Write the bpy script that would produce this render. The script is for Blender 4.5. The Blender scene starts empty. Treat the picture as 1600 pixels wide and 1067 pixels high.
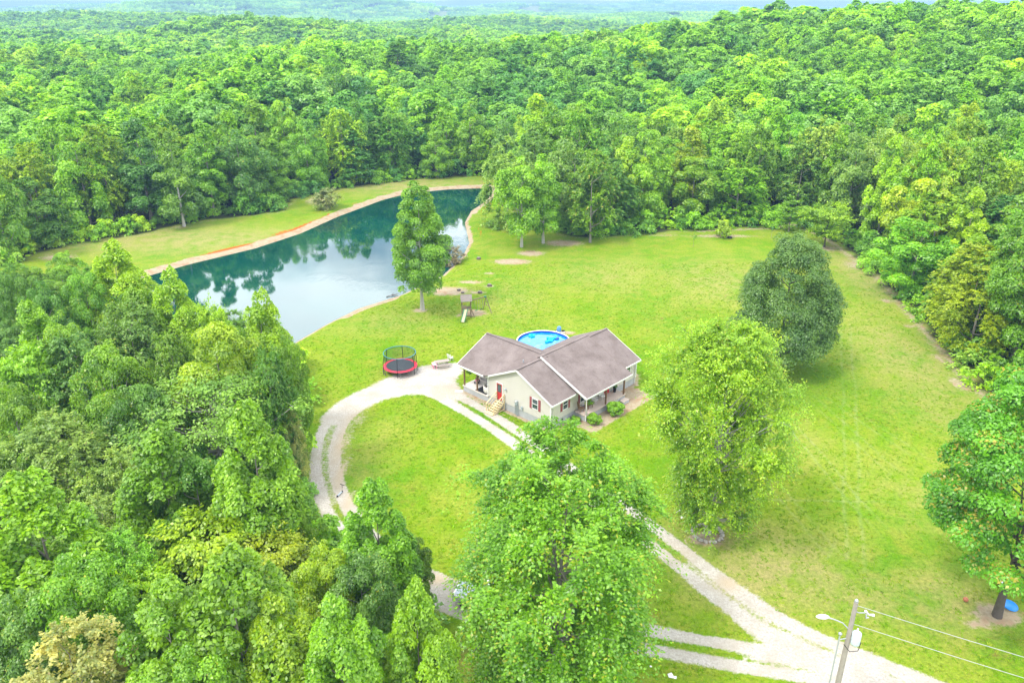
import bpy, math, random
import numpy as np
from mathutils import Vector, noise as mnoise

random.seed(7)
rng = np.random.default_rng(11)
SC = bpy.context.scene
COL = SC.collection

# ------------------------------------------------------------------ camera
CAM_H = 43.0
FOC = 1211.0                      # focal length in pixels of a 1600 px wide frame
PITCH = math.atan((533.5 - 8) / FOC)
cam_data = bpy.data.cameras.new('camera')
cam_data.sensor_width = 36.0
cam_data.lens = FOC / 1600 * 36.0
cam_data.clip_start = 0.5
cam_data.clip_end = 40000
cam = bpy.data.objects.new('camera', cam_data)
COL.objects.link(cam)
cam.location = (0, 0, CAM_H)
cam.rotation_euler = (math.pi / 2 - PITCH, 0, 0)
SC.camera = cam

# ------------------------------------------------------------------ light
SUN_EL, SUN_AZ = math.radians(56), math.radians(-125)      # azimuth measured from +Y towards +X
CLOUD = 1.6
world = bpy.data.worlds.new('World'); SC.world = world; world.use_nodes = True
wn = world.node_tree.nodes; wl = world.node_tree.links; wn.clear()
w_out = wn.new('ShaderNodeOutputWorld')
w_bg = wn.new('ShaderNodeBackground'); w_bg.inputs['Strength'].default_value = 0.12
w_sky = wn.new('ShaderNodeTexSky'); w_sky.sky_type = 'NISHITA'; w_sky.sun_disc = False
w_sky.sun_elevation = SUN_EL; w_sky.sun_rotation = SUN_AZ
w_cl = wn.new('ShaderNodeBackground'); w_cl.inputs['Strength'].default_value = 1.0
w_mix = wn.new('ShaderNodeMixShader')
w_tc = wn.new('ShaderNodeTexCoord'); w_sep = wn.new('ShaderNodeSeparateXYZ')
w_add = wn.new('ShaderNodeMath'); w_add.operation = 'ADD'; w_add.inputs[1].default_value = 0.22
w_max = wn.new('ShaderNodeMath'); w_max.operation = 'MAXIMUM'; w_max.inputs[1].default_value = 0.1
w_dx = wn.new('ShaderNodeMath'); w_dx.operation = 'DIVIDE'
w_dy = wn.new('ShaderNodeMath'); w_dy.operation = 'DIVIDE'
w_com = wn.new('ShaderNodeCombineXYZ')
w_no = wn.new('ShaderNodeTexNoise'); w_no.inputs['Scale'].default_value = 1.7; w_no.inputs['Detail'].default_value = 7
w_rp = wn.new('ShaderNodeValToRGB')
w_rp.color_ramp.elements[0].position = 0.38; w_rp.color_ramp.elements[0].color = (0, 0, 0, 1)
w_rp.color_ramp.elements[1].position = 0.52; w_rp.color_ramp.elements[1].color = (1, 1, 1, 1)
w_no2 = wn.new('ShaderNodeTexNoise'); w_no2.inputs['Scale'].default_value = 3.1; w_no2.inputs['Detail'].default_value = 5
w_rp2 = wn.new('ShaderNodeValToRGB')
w_rp2.color_ramp.elements[0].position = 0.3; w_rp2.color_ramp.elements[0].color = (0.86 * CLOUD, 0.90 * CLOUD, 0.96 * CLOUD, 1)
w_rp2.color_ramp.elements[1].position = 0.62; w_rp2.color_ramp.elements[1].color = (1.10 * CLOUD, 1.10 * CLOUD, 1.10 * CLOUD, 1)
wl.new(w_tc.outputs['Generated'], w_sep.inputs[0])
wl.new(w_sep.outputs['Z'], w_max.inputs[0]); wl.new(w_max.outputs[0], w_add.inputs[0])
wl.new(w_sep.outputs['X'], w_dx.inputs[0]); wl.new(w_add.outputs[0], w_dx.inputs[1])
wl.new(w_sep.outputs['Y'], w_dy.inputs[0]); wl.new(w_add.outputs[0], w_dy.inputs[1])
wl.new(w_dx.outputs[0], w_com.inputs[0]); wl.new(w_dy.outputs[0], w_com.inputs[1])
wl.new(w_com.outputs[0], w_no.inputs['Vector']); wl.new(w_com.outputs[0], w_no2.inputs['Vector'])
wl.new(w_no.outputs['Fac'], w_rp.inputs[0]); wl.new(w_no2.outputs['Fac'], w_rp2.inputs[0])
wl.new(w_sky.outputs[0], w_bg.inputs['Color']); wl.new(w_rp2.outputs[0], w_cl.inputs['Color'])
wl.new(w_rp.outputs[0], w_mix.inputs[0]); wl.new(w_bg.outputs[0], w_mix.inputs[1]); wl.new(w_cl.outputs[0], w_mix.inputs[2])
wl.new(w_mix.outputs[0], w_out.inputs['Surface'])

sun_d = bpy.data.lights.new('sun', 'SUN'); sun_d.energy = 1.5; sun_d.angle = math.radians(10)
sun_d.color = (1.0, 0.95, 0.87)
sun = bpy.data.objects.new('sun', sun_d); COL.objects.link(sun)
sdir = Vector((math.sin(SUN_AZ) * math.cos(SUN_EL), math.cos(SUN_AZ) * math.cos(SUN_EL), math.sin(SUN_EL)))
sun.rotation_euler = (-sdir).to_track_quat('-Z', 'Y').to_euler(); sun.location = (0, 0, 120)

SC.view_settings.view_transform = 'Standard'; SC.view_settings.look = 'None'
SC.view_settings.gamma = 1; SC.view_settings.use_curve_mapping = False
SC.view_settings.exposure = 1.12
SC.cycles.max_bounces = 6; SC.cycles.diffuse_bounces = 3; SC.cycles.transmission_bounces = 4
SC.cycles.transparent_max_bounces = 10; SC.cycles.volume_bounces = 0; SC.cycles.glossy_bounces = 2
SC.cycles.caustics_reflective = False; SC.cycles.caustics_refractive = False

# ------------------------------------------------------------------ helpers
def at(x, y, z=0.0):
    """world point at height z seen at photograph pixel (x, y)"""
    u = (x - 800) / FOC; v = (533.5 - y) / FOC
    d = (u, math.cos(PITCH) + v * math.sin(PITCH), -math.sin(PITCH) + v * math.cos(PITCH))
    t = (z - CAM_H) / d[2]
    return Vector((d[0] * t, d[1] * t, z))
def atl(pts, z=0.0): return np.array([tuple(at(x, y, z))[:2] for x, y in pts])

def tag(o, label=None, cat=None, group=None, kind=None):
    if label: o['label'] = label
    if cat: o['category'] = cat
    if group: o['group'] = group
    if kind: o['kind'] = kind
    return o
def empty(name, loc=(0, 0, 0), rz=0.0, scale=(1, 1, 1)):
    o = bpy.data.objects.new(name, None); COL.objects.link(o)
    o.location = loc; o.rotation_euler = (0, 0, rz); o.scale = scale; o.empty_display_size = 0.3
    return o
def thing(name, label, cat, loc=(0, 0, 0), rz=0.0, group=None):
    return tag(empty(name, loc, rz), label, cat, group)
def link(name, me, parent=None, loc=None):
    o = bpy.data.objects.new(name, me); COL.objects.link(o)
    if parent is not None: o.parent = parent
    if loc is not None: o.location = loc
    return o

class MB:
    def __init__(s): s.v = []; s.f = []; s.smooth = []
    def add(s, vs, fs, sm=False):
        n = len(s.v); s.v += [tuple(v) for v in vs]; s.f += [tuple(i + n for i in f) for f in fs]; s.smooth += [sm] * len(fs)
        return s
    def box(s, c, d, rz=0.0):
        x, y, z = d[0] / 2, d[1] / 2, d[2] / 2; cr, sr = math.cos(rz), math.sin(rz)
        vs = []
        for a, b, e in ((-x, -y, -z), (x, -y, -z), (x, y, -z), (-x, y, -z), (-x, -y, z), (x, -y, z), (x, y, z), (-x, y, z)):
            vs.append((c[0] + a * cr - b * sr, c[1] + a * sr + b * cr, c[2] + e))
        return s.add(vs, [(0, 3, 2, 1), (4, 5, 6, 7), (0, 1, 5, 4), (1, 2, 6, 5), (2, 3, 7, 6), (3, 0, 4, 7)])
    def bar(s, a, b, w, h):
        a = Vector(a); b = Vector(b); d = (b - a).normalized()
        up = Vector((0, 0, 1)) if abs(d.z) < 0.95 else Vector((0, 1, 0))
        r = d.cross(up).normalized() * (w / 2); u = r.cross(d).normalized() * (h / 2)
        vs = [a - r - u, a + r - u, a + r + u, a - r + u, b - r - u, b + r - u, b + r + u, b - r + u]
        return s.add(vs, [(0, 3, 2, 1), (4, 5, 6, 7), (0, 1, 5, 4), (1, 2, 6, 5), (2, 3, 7, 6), (3, 0, 4, 7)])
    def slab(s, poly, off):
        n = len(poly); off = Vector(off); vs = [Vector(p) for p in poly] + [Vector(p) + off for p in poly]
        fs = [tuple(range(n)), tuple(range(2 * n - 1, n - 1, -1))]
        fs += [(i, i + n, (i + 1) % n + n, (i + 1) % n) for i in range(n)]
        return s.add(vs, fs)
    def tube(s, path, r, n=8, closed=False):
        path = [Vector(p) for p in path]; m = len(path)
        rr = r if isinstance(r, (list, tuple)) else [r] * m
        vs = []
        for i, p in enumerate(path):
            d = (path[(i + 1) % m] - path[i - 1]) if closed else (path[min(i + 1, m - 1)] - path[max(i - 1, 0)])
            d.normalize(); up = Vector((0, 0, 1)) if abs(d.z) < 0.9 else Vector((1, 0, 0))
            a = d.cross(up).normalized(); b = a.cross(d).normalized()
            vs += [p + (a * math.cos(t * 2 * math.pi / n) + b * math.sin(t * 2 * math.pi / n)) * rr[i] for t in range(n)]
        fs = []
        for i in range(m if closed else m - 1):
            for t in range(n):
                j = (i + 1) % m
                fs.append((i * n + t, i * n + (t + 1) % n, j * n + (t + 1) % n, j * n + t))
        s.add(vs, fs, True)
        if not closed:
            s.add(vs[:n], [tuple(range(n - 1, -1, -1))]); s.add(vs[-n:], [tuple(range(n))])
        return s
    def lathe(s, prof, n=24, c=(0, 0, 0), sm=True):
        vs = []
        for r, z in prof:
            vs += [(c[0] + r * math.cos(t * 2 * math.pi / n), c[1] + r * math.sin(t * 2 * math.pi / n), c[2] + z) for t in range(n)]
        fs = []
        for i in range(len(prof) - 1):
            for t in range(n):
                fs.append((i * n + t, i * n + (t + 1) % n, (i + 1) * n + (t + 1) % n, (i + 1) * n + t))
        return s.add(vs, fs, sm)
    def blob(s, c, r, seed=0, amp=0.2, nu=10, nv=7):
        vs = []; rx, ry, rz = r if isinstance(r, (list, tuple)) else (r, r, r)
        for i in range(nv + 1):
            ph = math.pi * i / nv
            for j in range(nu):
                th = 2 * math.pi * j / nu; d = Vector((math.sin(ph) * math.cos(th), math.sin(ph) * math.sin(th), math.cos(ph)))
                k = 1 + amp * mnoise.noise(d * 1.7 + Vector((seed * 3.1, seed, 0)))
                vs.append((c[0] + d.x * rx * k, c[1] + d.y * ry * k, c[2] + d.z * rz * k))
        fs = [(i * nu + j, (i + 1) * nu + j, (i + 1) * nu + (j + 1) % nu, i * nu + (j + 1) % nu) for i in range(nv) for j in range(nu)]
        return s.add(vs, fs, True)
    def mesh(s, name, mat):
        me = bpy.data.meshes.new(name); me.from_pydata(s.v, [], s.f); me.materials.append(mat)
        me.polygons.foreach_set('use_smooth', s.smooth); me.update()
        return me
    def build(s, name, mat, parent=None, loc=None): return link(name, s.mesh(name, mat), parent, loc)

# ------------------------------------------------------------------ materials
def newmat(name):
    m = bpy.data.materials.new(name); m.use_nodes = True; m.node_tree.nodes.clear()
    return m, m.node_tree.nodes, m.node_tree.links
def nnoise(N, L, scale, detail=4, vec=None, rough=0.55):
    n = N.new('ShaderNodeTexNoise'); n.inputs['Scale'].default_value = scale; n.inputs['Detail'].default_value = detail
    n.inputs['Roughness'].default_value = rough
    if vec is not None: L.new(vec, n.inputs['Vector'])
    return n.outputs['Fac']
def nramp(N, L, fac, p0, p1, c0=(0, 0, 0, 1), c1=(1, 1, 1, 1)):
    r = N.new('ShaderNodeValToRGB'); e = r.color_ramp.elements
    e[0].position = p0; e[0].color = c0; e[1].position = p1; e[1].color = c1
    L.new(fac, r.inputs[0]); return r.outputs[0]
def nmix(N, L, fac, a, b, mode='MIX'):
    m = N.new('ShaderNodeMix'); m.data_type = 'RGBA'; m.blend_type = mode
    for sock, val in ((m.inputs[0], fac), (m.inputs[6], a), (m.inputs[7], b)):
        if isinstance(val, (int, float)): sock.default_value = val
        elif isinstance(val, tuple): sock.default_value = val if len(val) == 4 else val + (1,)
        else: L.new(val, sock)
    return m.outputs[2]
def nmath(N, L, op, a, b=None, clamp=False):
    m = N.new('ShaderNodeMath'); m.operation = op; m.use_clamp = clamp
    for i, val in enumerate((a, b)):
        if val is None: continue
        if isinstance(val, (int, float)): m.inputs[i].default_value = val
        else: L.new(val, m.inputs[i])
    return m.outputs[0]
def finish(N, L, color, rough=0.8, bump=None, bstr=0.3, bdist=0.02, spec=0.3, metallic=0.0, alpha=None):
    b = N.new('ShaderNodeBsdfPrincipled'); o = N.new('ShaderNodeOutputMaterial')
    if isinstance(color, tuple): b.inputs['Base Color'].default_value = color if len(color) == 4 else color + (1,)
    else: L.new(color, b.inputs['Base Color'])
    if isinstance(rough, (int, float)): b.inputs['Roughness'].default_value = rough
    else: L.new(rough, b.inputs['Roughness'])
    b.inputs['Specular IOR Level'].default_value = spec; b.inputs['Metallic'].default_value = metallic
    if alpha is not None: b.inputs['Alpha'].default_value = alpha
    if bump is not None:
        bn = N.new('ShaderNodeBump'); bn.inputs['Strength'].default_value = bstr; bn.inputs['Distance'].default_value = bdist
        L.new(bump, bn.inputs['Height']); L.new(bn.outputs[0], b.inputs['Normal'])
    L.new(b.outputs[0], o.inputs['Surface'])
    return b
def simple(name, col, rough=0.7, var=0.15, scale=6.0, spec=0.3, metallic=0.0, alpha=None):
    m, N, L = newmat(name)
    tc = N.new('ShaderNodeTexCoord').outputs['Object']
    f = nnoise(N, L, scale, 5, tc)
    c = nmix(N, L, f, tuple(c * (1 - var) for c in col), tuple(min(1, c * (1 + var)) for c in col))
    finish(N, L, c, rough, f, 0.15, 0.02, spec, metallic, alpha)
    return m
# ------------------------------------------------------------------ outlines on the ground (world metres)
WATER_Z = -0.6
pond = atl([(222, 434), (300, 412), (400, 388), (470, 365), (530, 338), (600, 312), (640, 302), (700, 296), (757, 294), (770, 300),
            (757, 316), (736, 330), (726, 348), (733, 380), (722, 402), (690, 432), (625, 462), (560, 482), (510, 507), (477, 526),
            (440, 548), (370, 552), (300, 535), (250, 500), (205, 465)], WATER_Z)
lawn = atl([(-260, 440), (0, 418), (35, 412), (60, 402), (100, 388), (140, 379), (230, 366), (285, 352), (350, 342), (440, 332), (462, 312),
            (520, 300), (560, 292), (640, 282), (700, 278), (768, 276), (790, 300), (800, 330), (850, 352), (872, 366),
            (900, 372), (960, 370), (1010, 366), (1100, 361), (1200, 357), (1240, 350), (1290, 372), (1330, 402), (1380, 442), (1430, 500),
            (1480, 556), (1520, 606), (1610, 660), (2000, 900), (2100, 1300), (1600, 1500), (900, 1500), (705, 1120), (690, 1000), (655, 935),
            (600, 890), (540, 850), (505, 800), (480, 740), (474, 680), (492, 630), (478, 580), (462, 545),
            (440, 556), (370, 560), (300, 545), (240, 510), (190, 470), (120, 462), (0, 470), (-260, 490)])

def seg_dist(px, py, poly, closed=True):
    n = len(poly); best = np.full(px.shape, 1e9); inside = np.zeros(px.shape, bool)
    for i in range(n if closed else n - 1):
        x0, y0 = poly[i]; x1, y1 = poly[(i + 1) % n]; dx, dy = x1 - x0, y1 - y0
        t = np.clip(((px - x0) * dx + (py - y0) * dy) / (dx * dx + dy * dy + 1e-12), 0, 1)
        best = np.minimum(best, np.hypot(px - x0 - t * dx, py - y0 - t * dy))
        if closed:
            c = (y0 > py) != (y1 > py)
            inside ^= c & (px < (x1 - x0) * (py - y0) / (y1 - y0 + 1e-12) + x0)
    return best, inside
def sdf(px, py, poly):                       # negative inside
    d, i = seg_dist(px, py, poly); return np.where(i, -d, d)
def sstep(a, b, x):
    t = np.clip((x - a) / (b - a), 0, 1); return t * t * (3 - 2 * t)
def gauss(x, y, cx, cy, sx, sy): return np.exp(-((x - cx) / sx) ** 2 - ((y - cy) / sy) ** 2)
def vnoise(x, y, s, seed):                  # smooth value noise
    r = np.random.default_rng(seed); tab = r.random((64, 64))
    u = x / s + 1000; v = y / s + 1000; i = np.floor(u).astype(int); j = np.floor(v).astype(int)
    fu = u - i; fv = v - j; fu = fu * fu * (3 - 2 * fu); fv = fv * fv * (3 - 2 * fv)
    a = tab[i % 64, j % 64]; b = tab[(i + 1) % 64, j % 64]; c = tab[i % 64, (j + 1) % 64]; d = tab[(i + 1) % 64, (j + 1) % 64]
    return (a * (1 - fu) + b * fu) * (1 - fv) + (c * (1 - fu) + d * fu) * fv

def height(x, y):
    x = np.asarray(x, float); y = np.asarray(y, float)
    crest = np.interp(x, [-500, -250, -120, 0, 80, 130, 190, 300, 600], [0, 3, 5, 9, 13, 20, 23, 26, 28])
    up = sstep(165, 360, y); down = sstep(430, 700, y)
    h = crest * up * (1 - down) - 14 * down
    h += 13 * gauss(x, y, 190, 190, 90, 110) * sstep(75, 150, x)
    h += 30 * gauss(x, y, -215, 720, 130, 130) + 12 * gauss(x, y, -520, 760, 190, 200) + 16 * gauss(x, y, -60, 900, 160, 140)
    h += 20 * gauss(x, y, 20, 1500, 220, 150) + 22 * gauss(x, y, -700, 1400, 330, 250)
    far = sstep(700, 1800, y)
    h += far * (vnoise(x, y, 420, 3) - 0.4) * 34 + sstep(350, 900, y) * (vnoise(x, y, 160, 5) - 0.5) * 9
    h += sstep(3500, 8000, y) * (vnoise(x, y, 1500, 8)) * 38
    h += 74 * gauss(x, y, -1060, 2900, 300, 330) + 56 * gauss(x, y, -700, 3300, 260, 300) + 40 * gauss(x, y, -420, 3500, 260, 300)
    h += 44 * gauss(x, y, 120, 4200, 420, 260) + 46 * gauss(x, y, -1750, 3900, 520, 420) + 40 * gauss(x, y, 900, 5200, 700, 400)
    dl, il = seg_dist(x, y, lawn)
    k = np.where(il, 0.0, sstep(0, 60, dl))
    h = h * np.where(y < 420, k, 1.0)
    dp, ip = seg_dist(x, y, pond)
    s = np.where(ip, -dp, dp)
    h = h + np.interp(s, [-4, -0.6, 0, 1.0, 2.8], [-2.4, -0.95, WATER_Z, -0.22, 0.0]) * (np.abs(s) < 400)
    return h

# ------------------------------------------------------------------ ground sheet
def axis(fine0, fine1, step, lo, hi, g=1.09, mx=130):
    a = list(np.arange(fine0, fine1 + 1e-6, step)); s = step; p = fine1
    while p < hi: s = min(s * g, mx); p += s; a.append(p)
    s = step; p = fine0; b = []
    while p > lo: s = min(s * g, mx); p -= s; b.append(p)
    return np.array(b[::-1] + a)
gx = axis(-76, 80, 0.6, -12000, 12000, mx=260); gy = axis(34, 206, 0.6, -400, 15000, mx=150)
X, Y = np.meshgrid(gx, gy); nx, ny = len(gx), len(gy)
XF, YF = X.ravel(), Y.ravel(); ZF = height(XF, YF)
sl = sdf(XF, YF, lawn); sp = sdf(XF, YF, pond)
nz1 = vnoise(XF, YF, 2.2, 21); nz2 = vnoise(XF, YF, 0.9, 22); nz3 = vnoise(XF, YF, 7, 23)
HO = at(859.9, 672.5); HTH = math.radians(46.5); HB = (math.cos(HTH), math.sin(HTH)); HA = (-math.sin(HTH), math.cos(HTH))
def house_pt(p, q, z=0.0): return Vector((HO.x + HB[0] * p + HA[0] * q, HO.y + HB[1] * p + HA[1] * q, z))
def blobsum(lst):
    r = np.zeros_like(XF)
    for x, y, wx, wy, amp in lst:                                # pixel centre, half sizes in pixels
        c = at(x, y); sx = abs(at(x + wx, y).x - c.x); sy = abs(at(x, y + wy).y - c.y)
        r = np.maximum(r, amp * np.exp(-((XF - c.x) / sx) ** 2 - ((YF - c.y) / sy) ** 2))
    return r
dirt = blobsum([(700, 455, 45, 9, 1.0), (735, 441, 30, 4, .8), (745, 457, 22, 3.5, .8), (765, 447, 14, 3, .8), (657, 485, 17, 4, .9), (740, 489, 26, 7, 1.0),
                (715, 493, 10, 3, .8), (800, 409, 38, 6, 1.0), (830, 396, 30, 6, .9), (765, 427, 12, 2, .9), (880, 380, 42, 7, .9), (905, 392, 20, 3, .5),
                (1130, 369, 80, 4, .75), (1040, 368, 60, 3.5, .6), (1290, 388, 30, 8, .8), (1340, 415, 35, 14, .7), (1385, 470, 12, 5, .8), (1420, 510, 14, 5, .7),
                (1470, 560, 16, 14, .7), (1500, 600, 20, 18, .8), (1105, 842, 34, 14, 1.1), (1560, 960, 46, 22, 1.1), (1530, 975, 40, 12, .8), (868, 1055, 50, 26, 1.2),
                (990, 588, 14, 14, .8), (700, 600, 12, 6, .4), (760, 530, 36, 2, .55), (790, 535, 18, 2, .5), (1000, 600, 9, 18, .5), (230, 350, 60, 4, .5),
                (280, 355, 30, 5, .6), (90, 402, 45, 8, .75), (500, 313, 28, 9, .9), (620, 285, 14, 2, .5), (888, 520, 16, 4, .9), (1065, 795, 10, 6, .4),
                (1240, 905, 26, 5, .25), (700, 400, 20, 14, .5)])
rimw = np.where((YF > 108) & (XF < -18) | (YF > 172), 0.9 + 0.9 * nz1, 0.5 * nz2)
dirt = np.maximum(dirt, 0.95 * np.exp(-(np.maximum(sp - rimw, 0) / 0.8) ** 2) * (sp < 9))
dirt = np.maximum(dirt, 0.55 * np.exp(-(np.abs(sl) / 2.0)) * (YF > 120))
dirt = np.maximum(dirt, 0.7 * np.exp(-(np.abs(sl) / 2.4)) * (XF > 38) * (YF > 80))
hp = (XF - HO.x) * HB[0] + (YF - HO.y) * HB[1]; hq = (XF - HO.x) * HA[0] + (YF - HO.y) * HA[1]
def rdist(p0, q0, p1, q1): return np.hypot(np.maximum(np.maximum(p0 - hp, hp - p1), 0), np.maximum(np.maximum(q0 - hq, hq - q1), 0))
hd = np.minimum(rdist(0, 0, 15.9, 13.9), rdist(4, -2.6, 13.5, 0))
dirt = np.maximum(dirt, 1.15 * np.exp(-(hd / 0.55) ** 2))
dirt = np.maximum(dirt, 0.95 * np.exp(-(rdist(3.2, -3.4, 14.5, -0.5) / 0.6) ** 2))
dry = blobsum([(1200, 890, 150, 70, .95), (1110, 850, 90, 50, .7), (1330, 930, 120, 60, .6), (1480, 940, 80, 60, .7), (1420, 560, 90, 120, .62), (1480, 640, 60, 60, .5),
               (1130, 440, 110, 40, .55), (950, 430, 80, 30, .45), (1350, 430, 50, 60, .7), (280, 375, 260, 24, .8), (620, 290, 160, 14, .8), (1250, 690, 60, 60, .25), (560, 730, 60, 80, .25),
               (800, 470, 60, 40, .3), (620, 500, 80, 20, .35), (1450, 780, 90, 80, .35), (720, 1040, 60, 40, .4), (1000, 960, 60, 20, .3)])
ct = at(505, 339); cb = at(322, 396); cm_ = at(640, 296); ce = at(758, 288)
far_bank = np.hypot(XF - np.clip(XF, cb.x, ct.x), 0) < 1.0
yl = np.interp(XF, [cb.x, ct.x], [cb.y, ct.y])
clay = np.exp(-((sp - 2.0) / 0.5) ** 2) * np.where(far_bank & (YF > 120) & (np.abs(YF - yl) < 14), 0.30 + 1.0 * vnoise(XF, YF, 6.0, 41), 0)
clay = np.maximum(clay, np.exp(-((sp - 2.7) / 0.5) ** 2) * (YF > 150) * 0.75 * vnoise(XF, YF, 6.0, 42))
shade_dgrass = blobsum([(1280, 585, 55, 30, .9), (1240, 610, 60, 30, .6), (780, 630, 40, 40, .5), (560, 780, 70, 60, .3), (1050, 720, 50, 90, .4)])  # first two spots paint the dome tree's shadow; the rest just darker green
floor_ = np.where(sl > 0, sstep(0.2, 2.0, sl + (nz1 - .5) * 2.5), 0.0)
meadow = np.zeros_like(XF)
for px_, py_, wx, wy in ((835, 27, 25, 3), (905, 42, 45, 3), (865, 52, 40, 3), (700, 30, 20, 2), (985, 26, 16, 2), (790, 22, 18, 2), (640, 62, 24, 2)):
    c = at(px_, py_, -8); sx = abs(at(px_ + wx, py_, -8).x - c.x); sy = abs(at(px_, py_ + wy, -8).y - c.y)
    meadow = np.maximum(meadow, (((XF - c.x) / sx) ** 2 + ((YF - c.y) / sy) ** 2 < 1.0) * 1.0)

me = bpy.data.meshes.new('ground')
me.vertices.add(nx * ny); me.vertices.foreach_set('co', np.stack([XF, YF, ZF], 1).ravel())
i0 = (np.arange(ny - 1)[:, None] * nx + np.arange(nx - 1)[None, :]).ravel()
quads = np.stack([i0, i0 + 1, i0 + nx + 1, i0 + nx], 1)
me.loops.add(quads.size); me.loops.foreach_set('vertex_index', quads.ravel())
me.polygons.add(len(quads)); me.polygons.foreach_set('loop_start', np.arange(len(quads)) * 4); me.polygons.foreach_set('loop_total', np.full(len(quads), 4))
me.polygons.foreach_set('use_smooth', np.ones(len(quads), bool)); me.update(); me.validate()
for nm, arr in (('dirt', dirt), ('dry', dry), ('clay', clay), ('forest_floor', floor_), ('meadow', meadow), ('shade_dark_grass', shade_dgrass)):
    a = me.attributes.new(nm, 'FLOAT', 'POINT'); a.data.foreach_set('value', np.ascontiguousarray(arr, dtype=np.float32))

def attr(N, name):
    a = N.new('ShaderNodeAttribute'); a.attribute_name = name; return a.outputs['Fac']
def grass_color(N, L, dryv=None, shade_dark_v=None):
    geo = N.new('ShaderNodeNewGeometry').outputs['Position']
    big = nnoise(N, L, 0.07, 4, geo); mid = nnoise(N, L, 0.45, 6, geo, 0.65); fine = nnoise(N, L, 3.2, 6, geo, 0.75); tiny = nnoise(N, L, 14, 3, geo, 0.7)
    c = nmix(N, L, nramp(N, L, big, .35, .65), (0.120, 0.275, 0.001), (0.200, 0.305, 0.002))
    c = nmix(N, L, nramp(N, L, mid, .45, .72), c, (0.275, 0.305, 0.022))
    yp = nmath(N, L, 'MULTIPLY', nramp(N, L, nnoise(N, L, 0.11, 5, geo, .7), .46, .66), .55)
    c = nmix(N, L, yp, c, (0.33, 0.345, 0.045))
    # mower passes: soft lighter and darker bands
    mp = N.new('ShaderNodeMapping'); mp.inputs['Rotation'].default_value = (0, 0, math.radians(38)); L.new(geo, mp.inputs['Vector'])
    wv = N.new('ShaderNodeTexWave'); wv.inputs['Scale'].default_value = 0.19; wv.inputs['Distortion'].default_value = 1.2; wv.inputs['Detail'].default_value = 3
    wv.inputs['Detail Scale'].default_value = 0.6; L.new(mp.outputs[0], wv.inputs['Vector'])
    band = nmath(N, L, 'MULTIPLY', nramp(N, L, wv.outputs['Fac'], .35, 1.0), nramp(N, L, nnoise(N, L, 0.035, 2, geo), .42, .6))
    c = nmix(N, L, nmath(N, L, 'MULTIPLY', band, 0.14), c, (0.24, 0.31, 0.07))
    # pairs of wheel tracks left by a mower
    wob = nmath(N, L, 'MULTIPLY', nmath(N, L, 'SUBTRACT', nnoise(N, L, 0.05, 2, geo), 0.5), 1.6)
    for (xa, ya, xb, yb), gap, st in (((1322, 500, 1340, 930), 1.3, .30), ((1180, 600, 1400, 850), 1.2, .32), ((1235, 590, 1420, 760), 1.2, .26), ((1120, 640, 1330, 900), 1.2, .22), ((1270, 600, 1470, 740), 1.2, .22),
                                      ((1010, 640, 1150, 790), 1.2, .22), ((1010, 774, 1440, 783), .02, .28), ((1330, 820, 1280, 940), 1.2, .25), ((640, 700, 740, 770), 1.2, .16), ((900, 560, 1000, 700), 1.1, .12)):
        A_, B_ = at(xa, ya), at(xb, yb); d_ = (B_ - A_); ln = d_.length; d_ = d_ / ln; nrm = Vector((-d_.y, d_.x, 0))
        def dot(v):
            q = N.new('ShaderNodeVectorMath'); q.operation = 'DOT_PRODUCT'; L.new(geo, q.inputs[0]); q.inputs[1].default_value = v; return q.outputs['Value']
        sd_ = nmath(N, L, 'ADD', nmath(N, L, 'SUBTRACT', dot(nrm), nrm.dot(A_)), wob)
        d = nmath(N, L, 'ABSOLUTE', nmath(N, L, 'SUBTRACT', nmath(N, L, 'ABSOLUTE', sd_), gap / 2))
        t = nramp(N, L, d, .04, .26, (1, 1, 1, 1), (0, 0, 0, 1))
        u_ = nmath(N, L, 'SUBTRACT', dot(d_), d_.dot(A_))
        yr = nmath(N, L, 'MULTIPLY', nmath(N, L, 'DIVIDE', u_, 6.0, True), nmath(N, L, 'DIVIDE', nmath(N, L, 'SUBTRACT', ln, u_), 6.0, True))
        brk = nramp(N, L, mid, .30, .55)
        c = nmix(N, L, nmath(N, L, 'MULTIPLY', nmath(N, L, 'MULTIPLY', t, brk), nmath(N, L, 'MULTIPLY', yr, st)), c, (0.31, 0.38, 0.15))
    rust = nmath(N, L, 'MULTIPLY', nramp(N, L, nnoise(N, L, .16, 2, geo), .60, .70), nramp(N, L, nnoise(N, L, 1.1, 6, geo, .75), .50, .62))
    c = nmix(N, L, nmath(N, L, 'MULTIPLY', rust, .7), c, (0.20, 0.13, 0.03))
    if shade_dark_v is not None: c = nmix(N, L, shade_dark_v, c, (0.085, 0.21, 0.003))
    if dryv is not None:
        k = nmath(N, L, 'MULTIPLY', dryv, nramp(N, L, mid, .28, .56))
        c = nmix(N, L, k, c, (0.37, 0.32, 0.11))
    c = nmix(N, L, nramp(N, L, fine, .36, .68), nmix(N, L, 1.0, c, (0.64, 0.70, 0.7), 'MULTIPLY'), nmix(N, L, 1.0, c, (1.28, 1.24, 1.5), 'MULTIPLY'))
    c = nmix(N, L, nramp(N, L, tiny, .36, .62), nmix(N, L, 1.0, c, (0.66, 0.70, 0.62), 'MULTIPLY'), c)
    return geo, c, mid, fine
gm, N, L = newmat('ground')
geo, gc, mid, fine = grass_color(N, L, attr(N, 'dry'), attr(N, 'shade_dark_grass'))
soil = nmix(N, L, nramp(N, L, fine, .3, .75), (0.26, 0.195, 0.115), (0.45, 0.39, 0.28))
soil = nmix(N, L, nramp(N, L, nnoise(N, L, .8, 4, geo), .5, .7), soil, (0.30, 0.18, 0.10))
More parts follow.
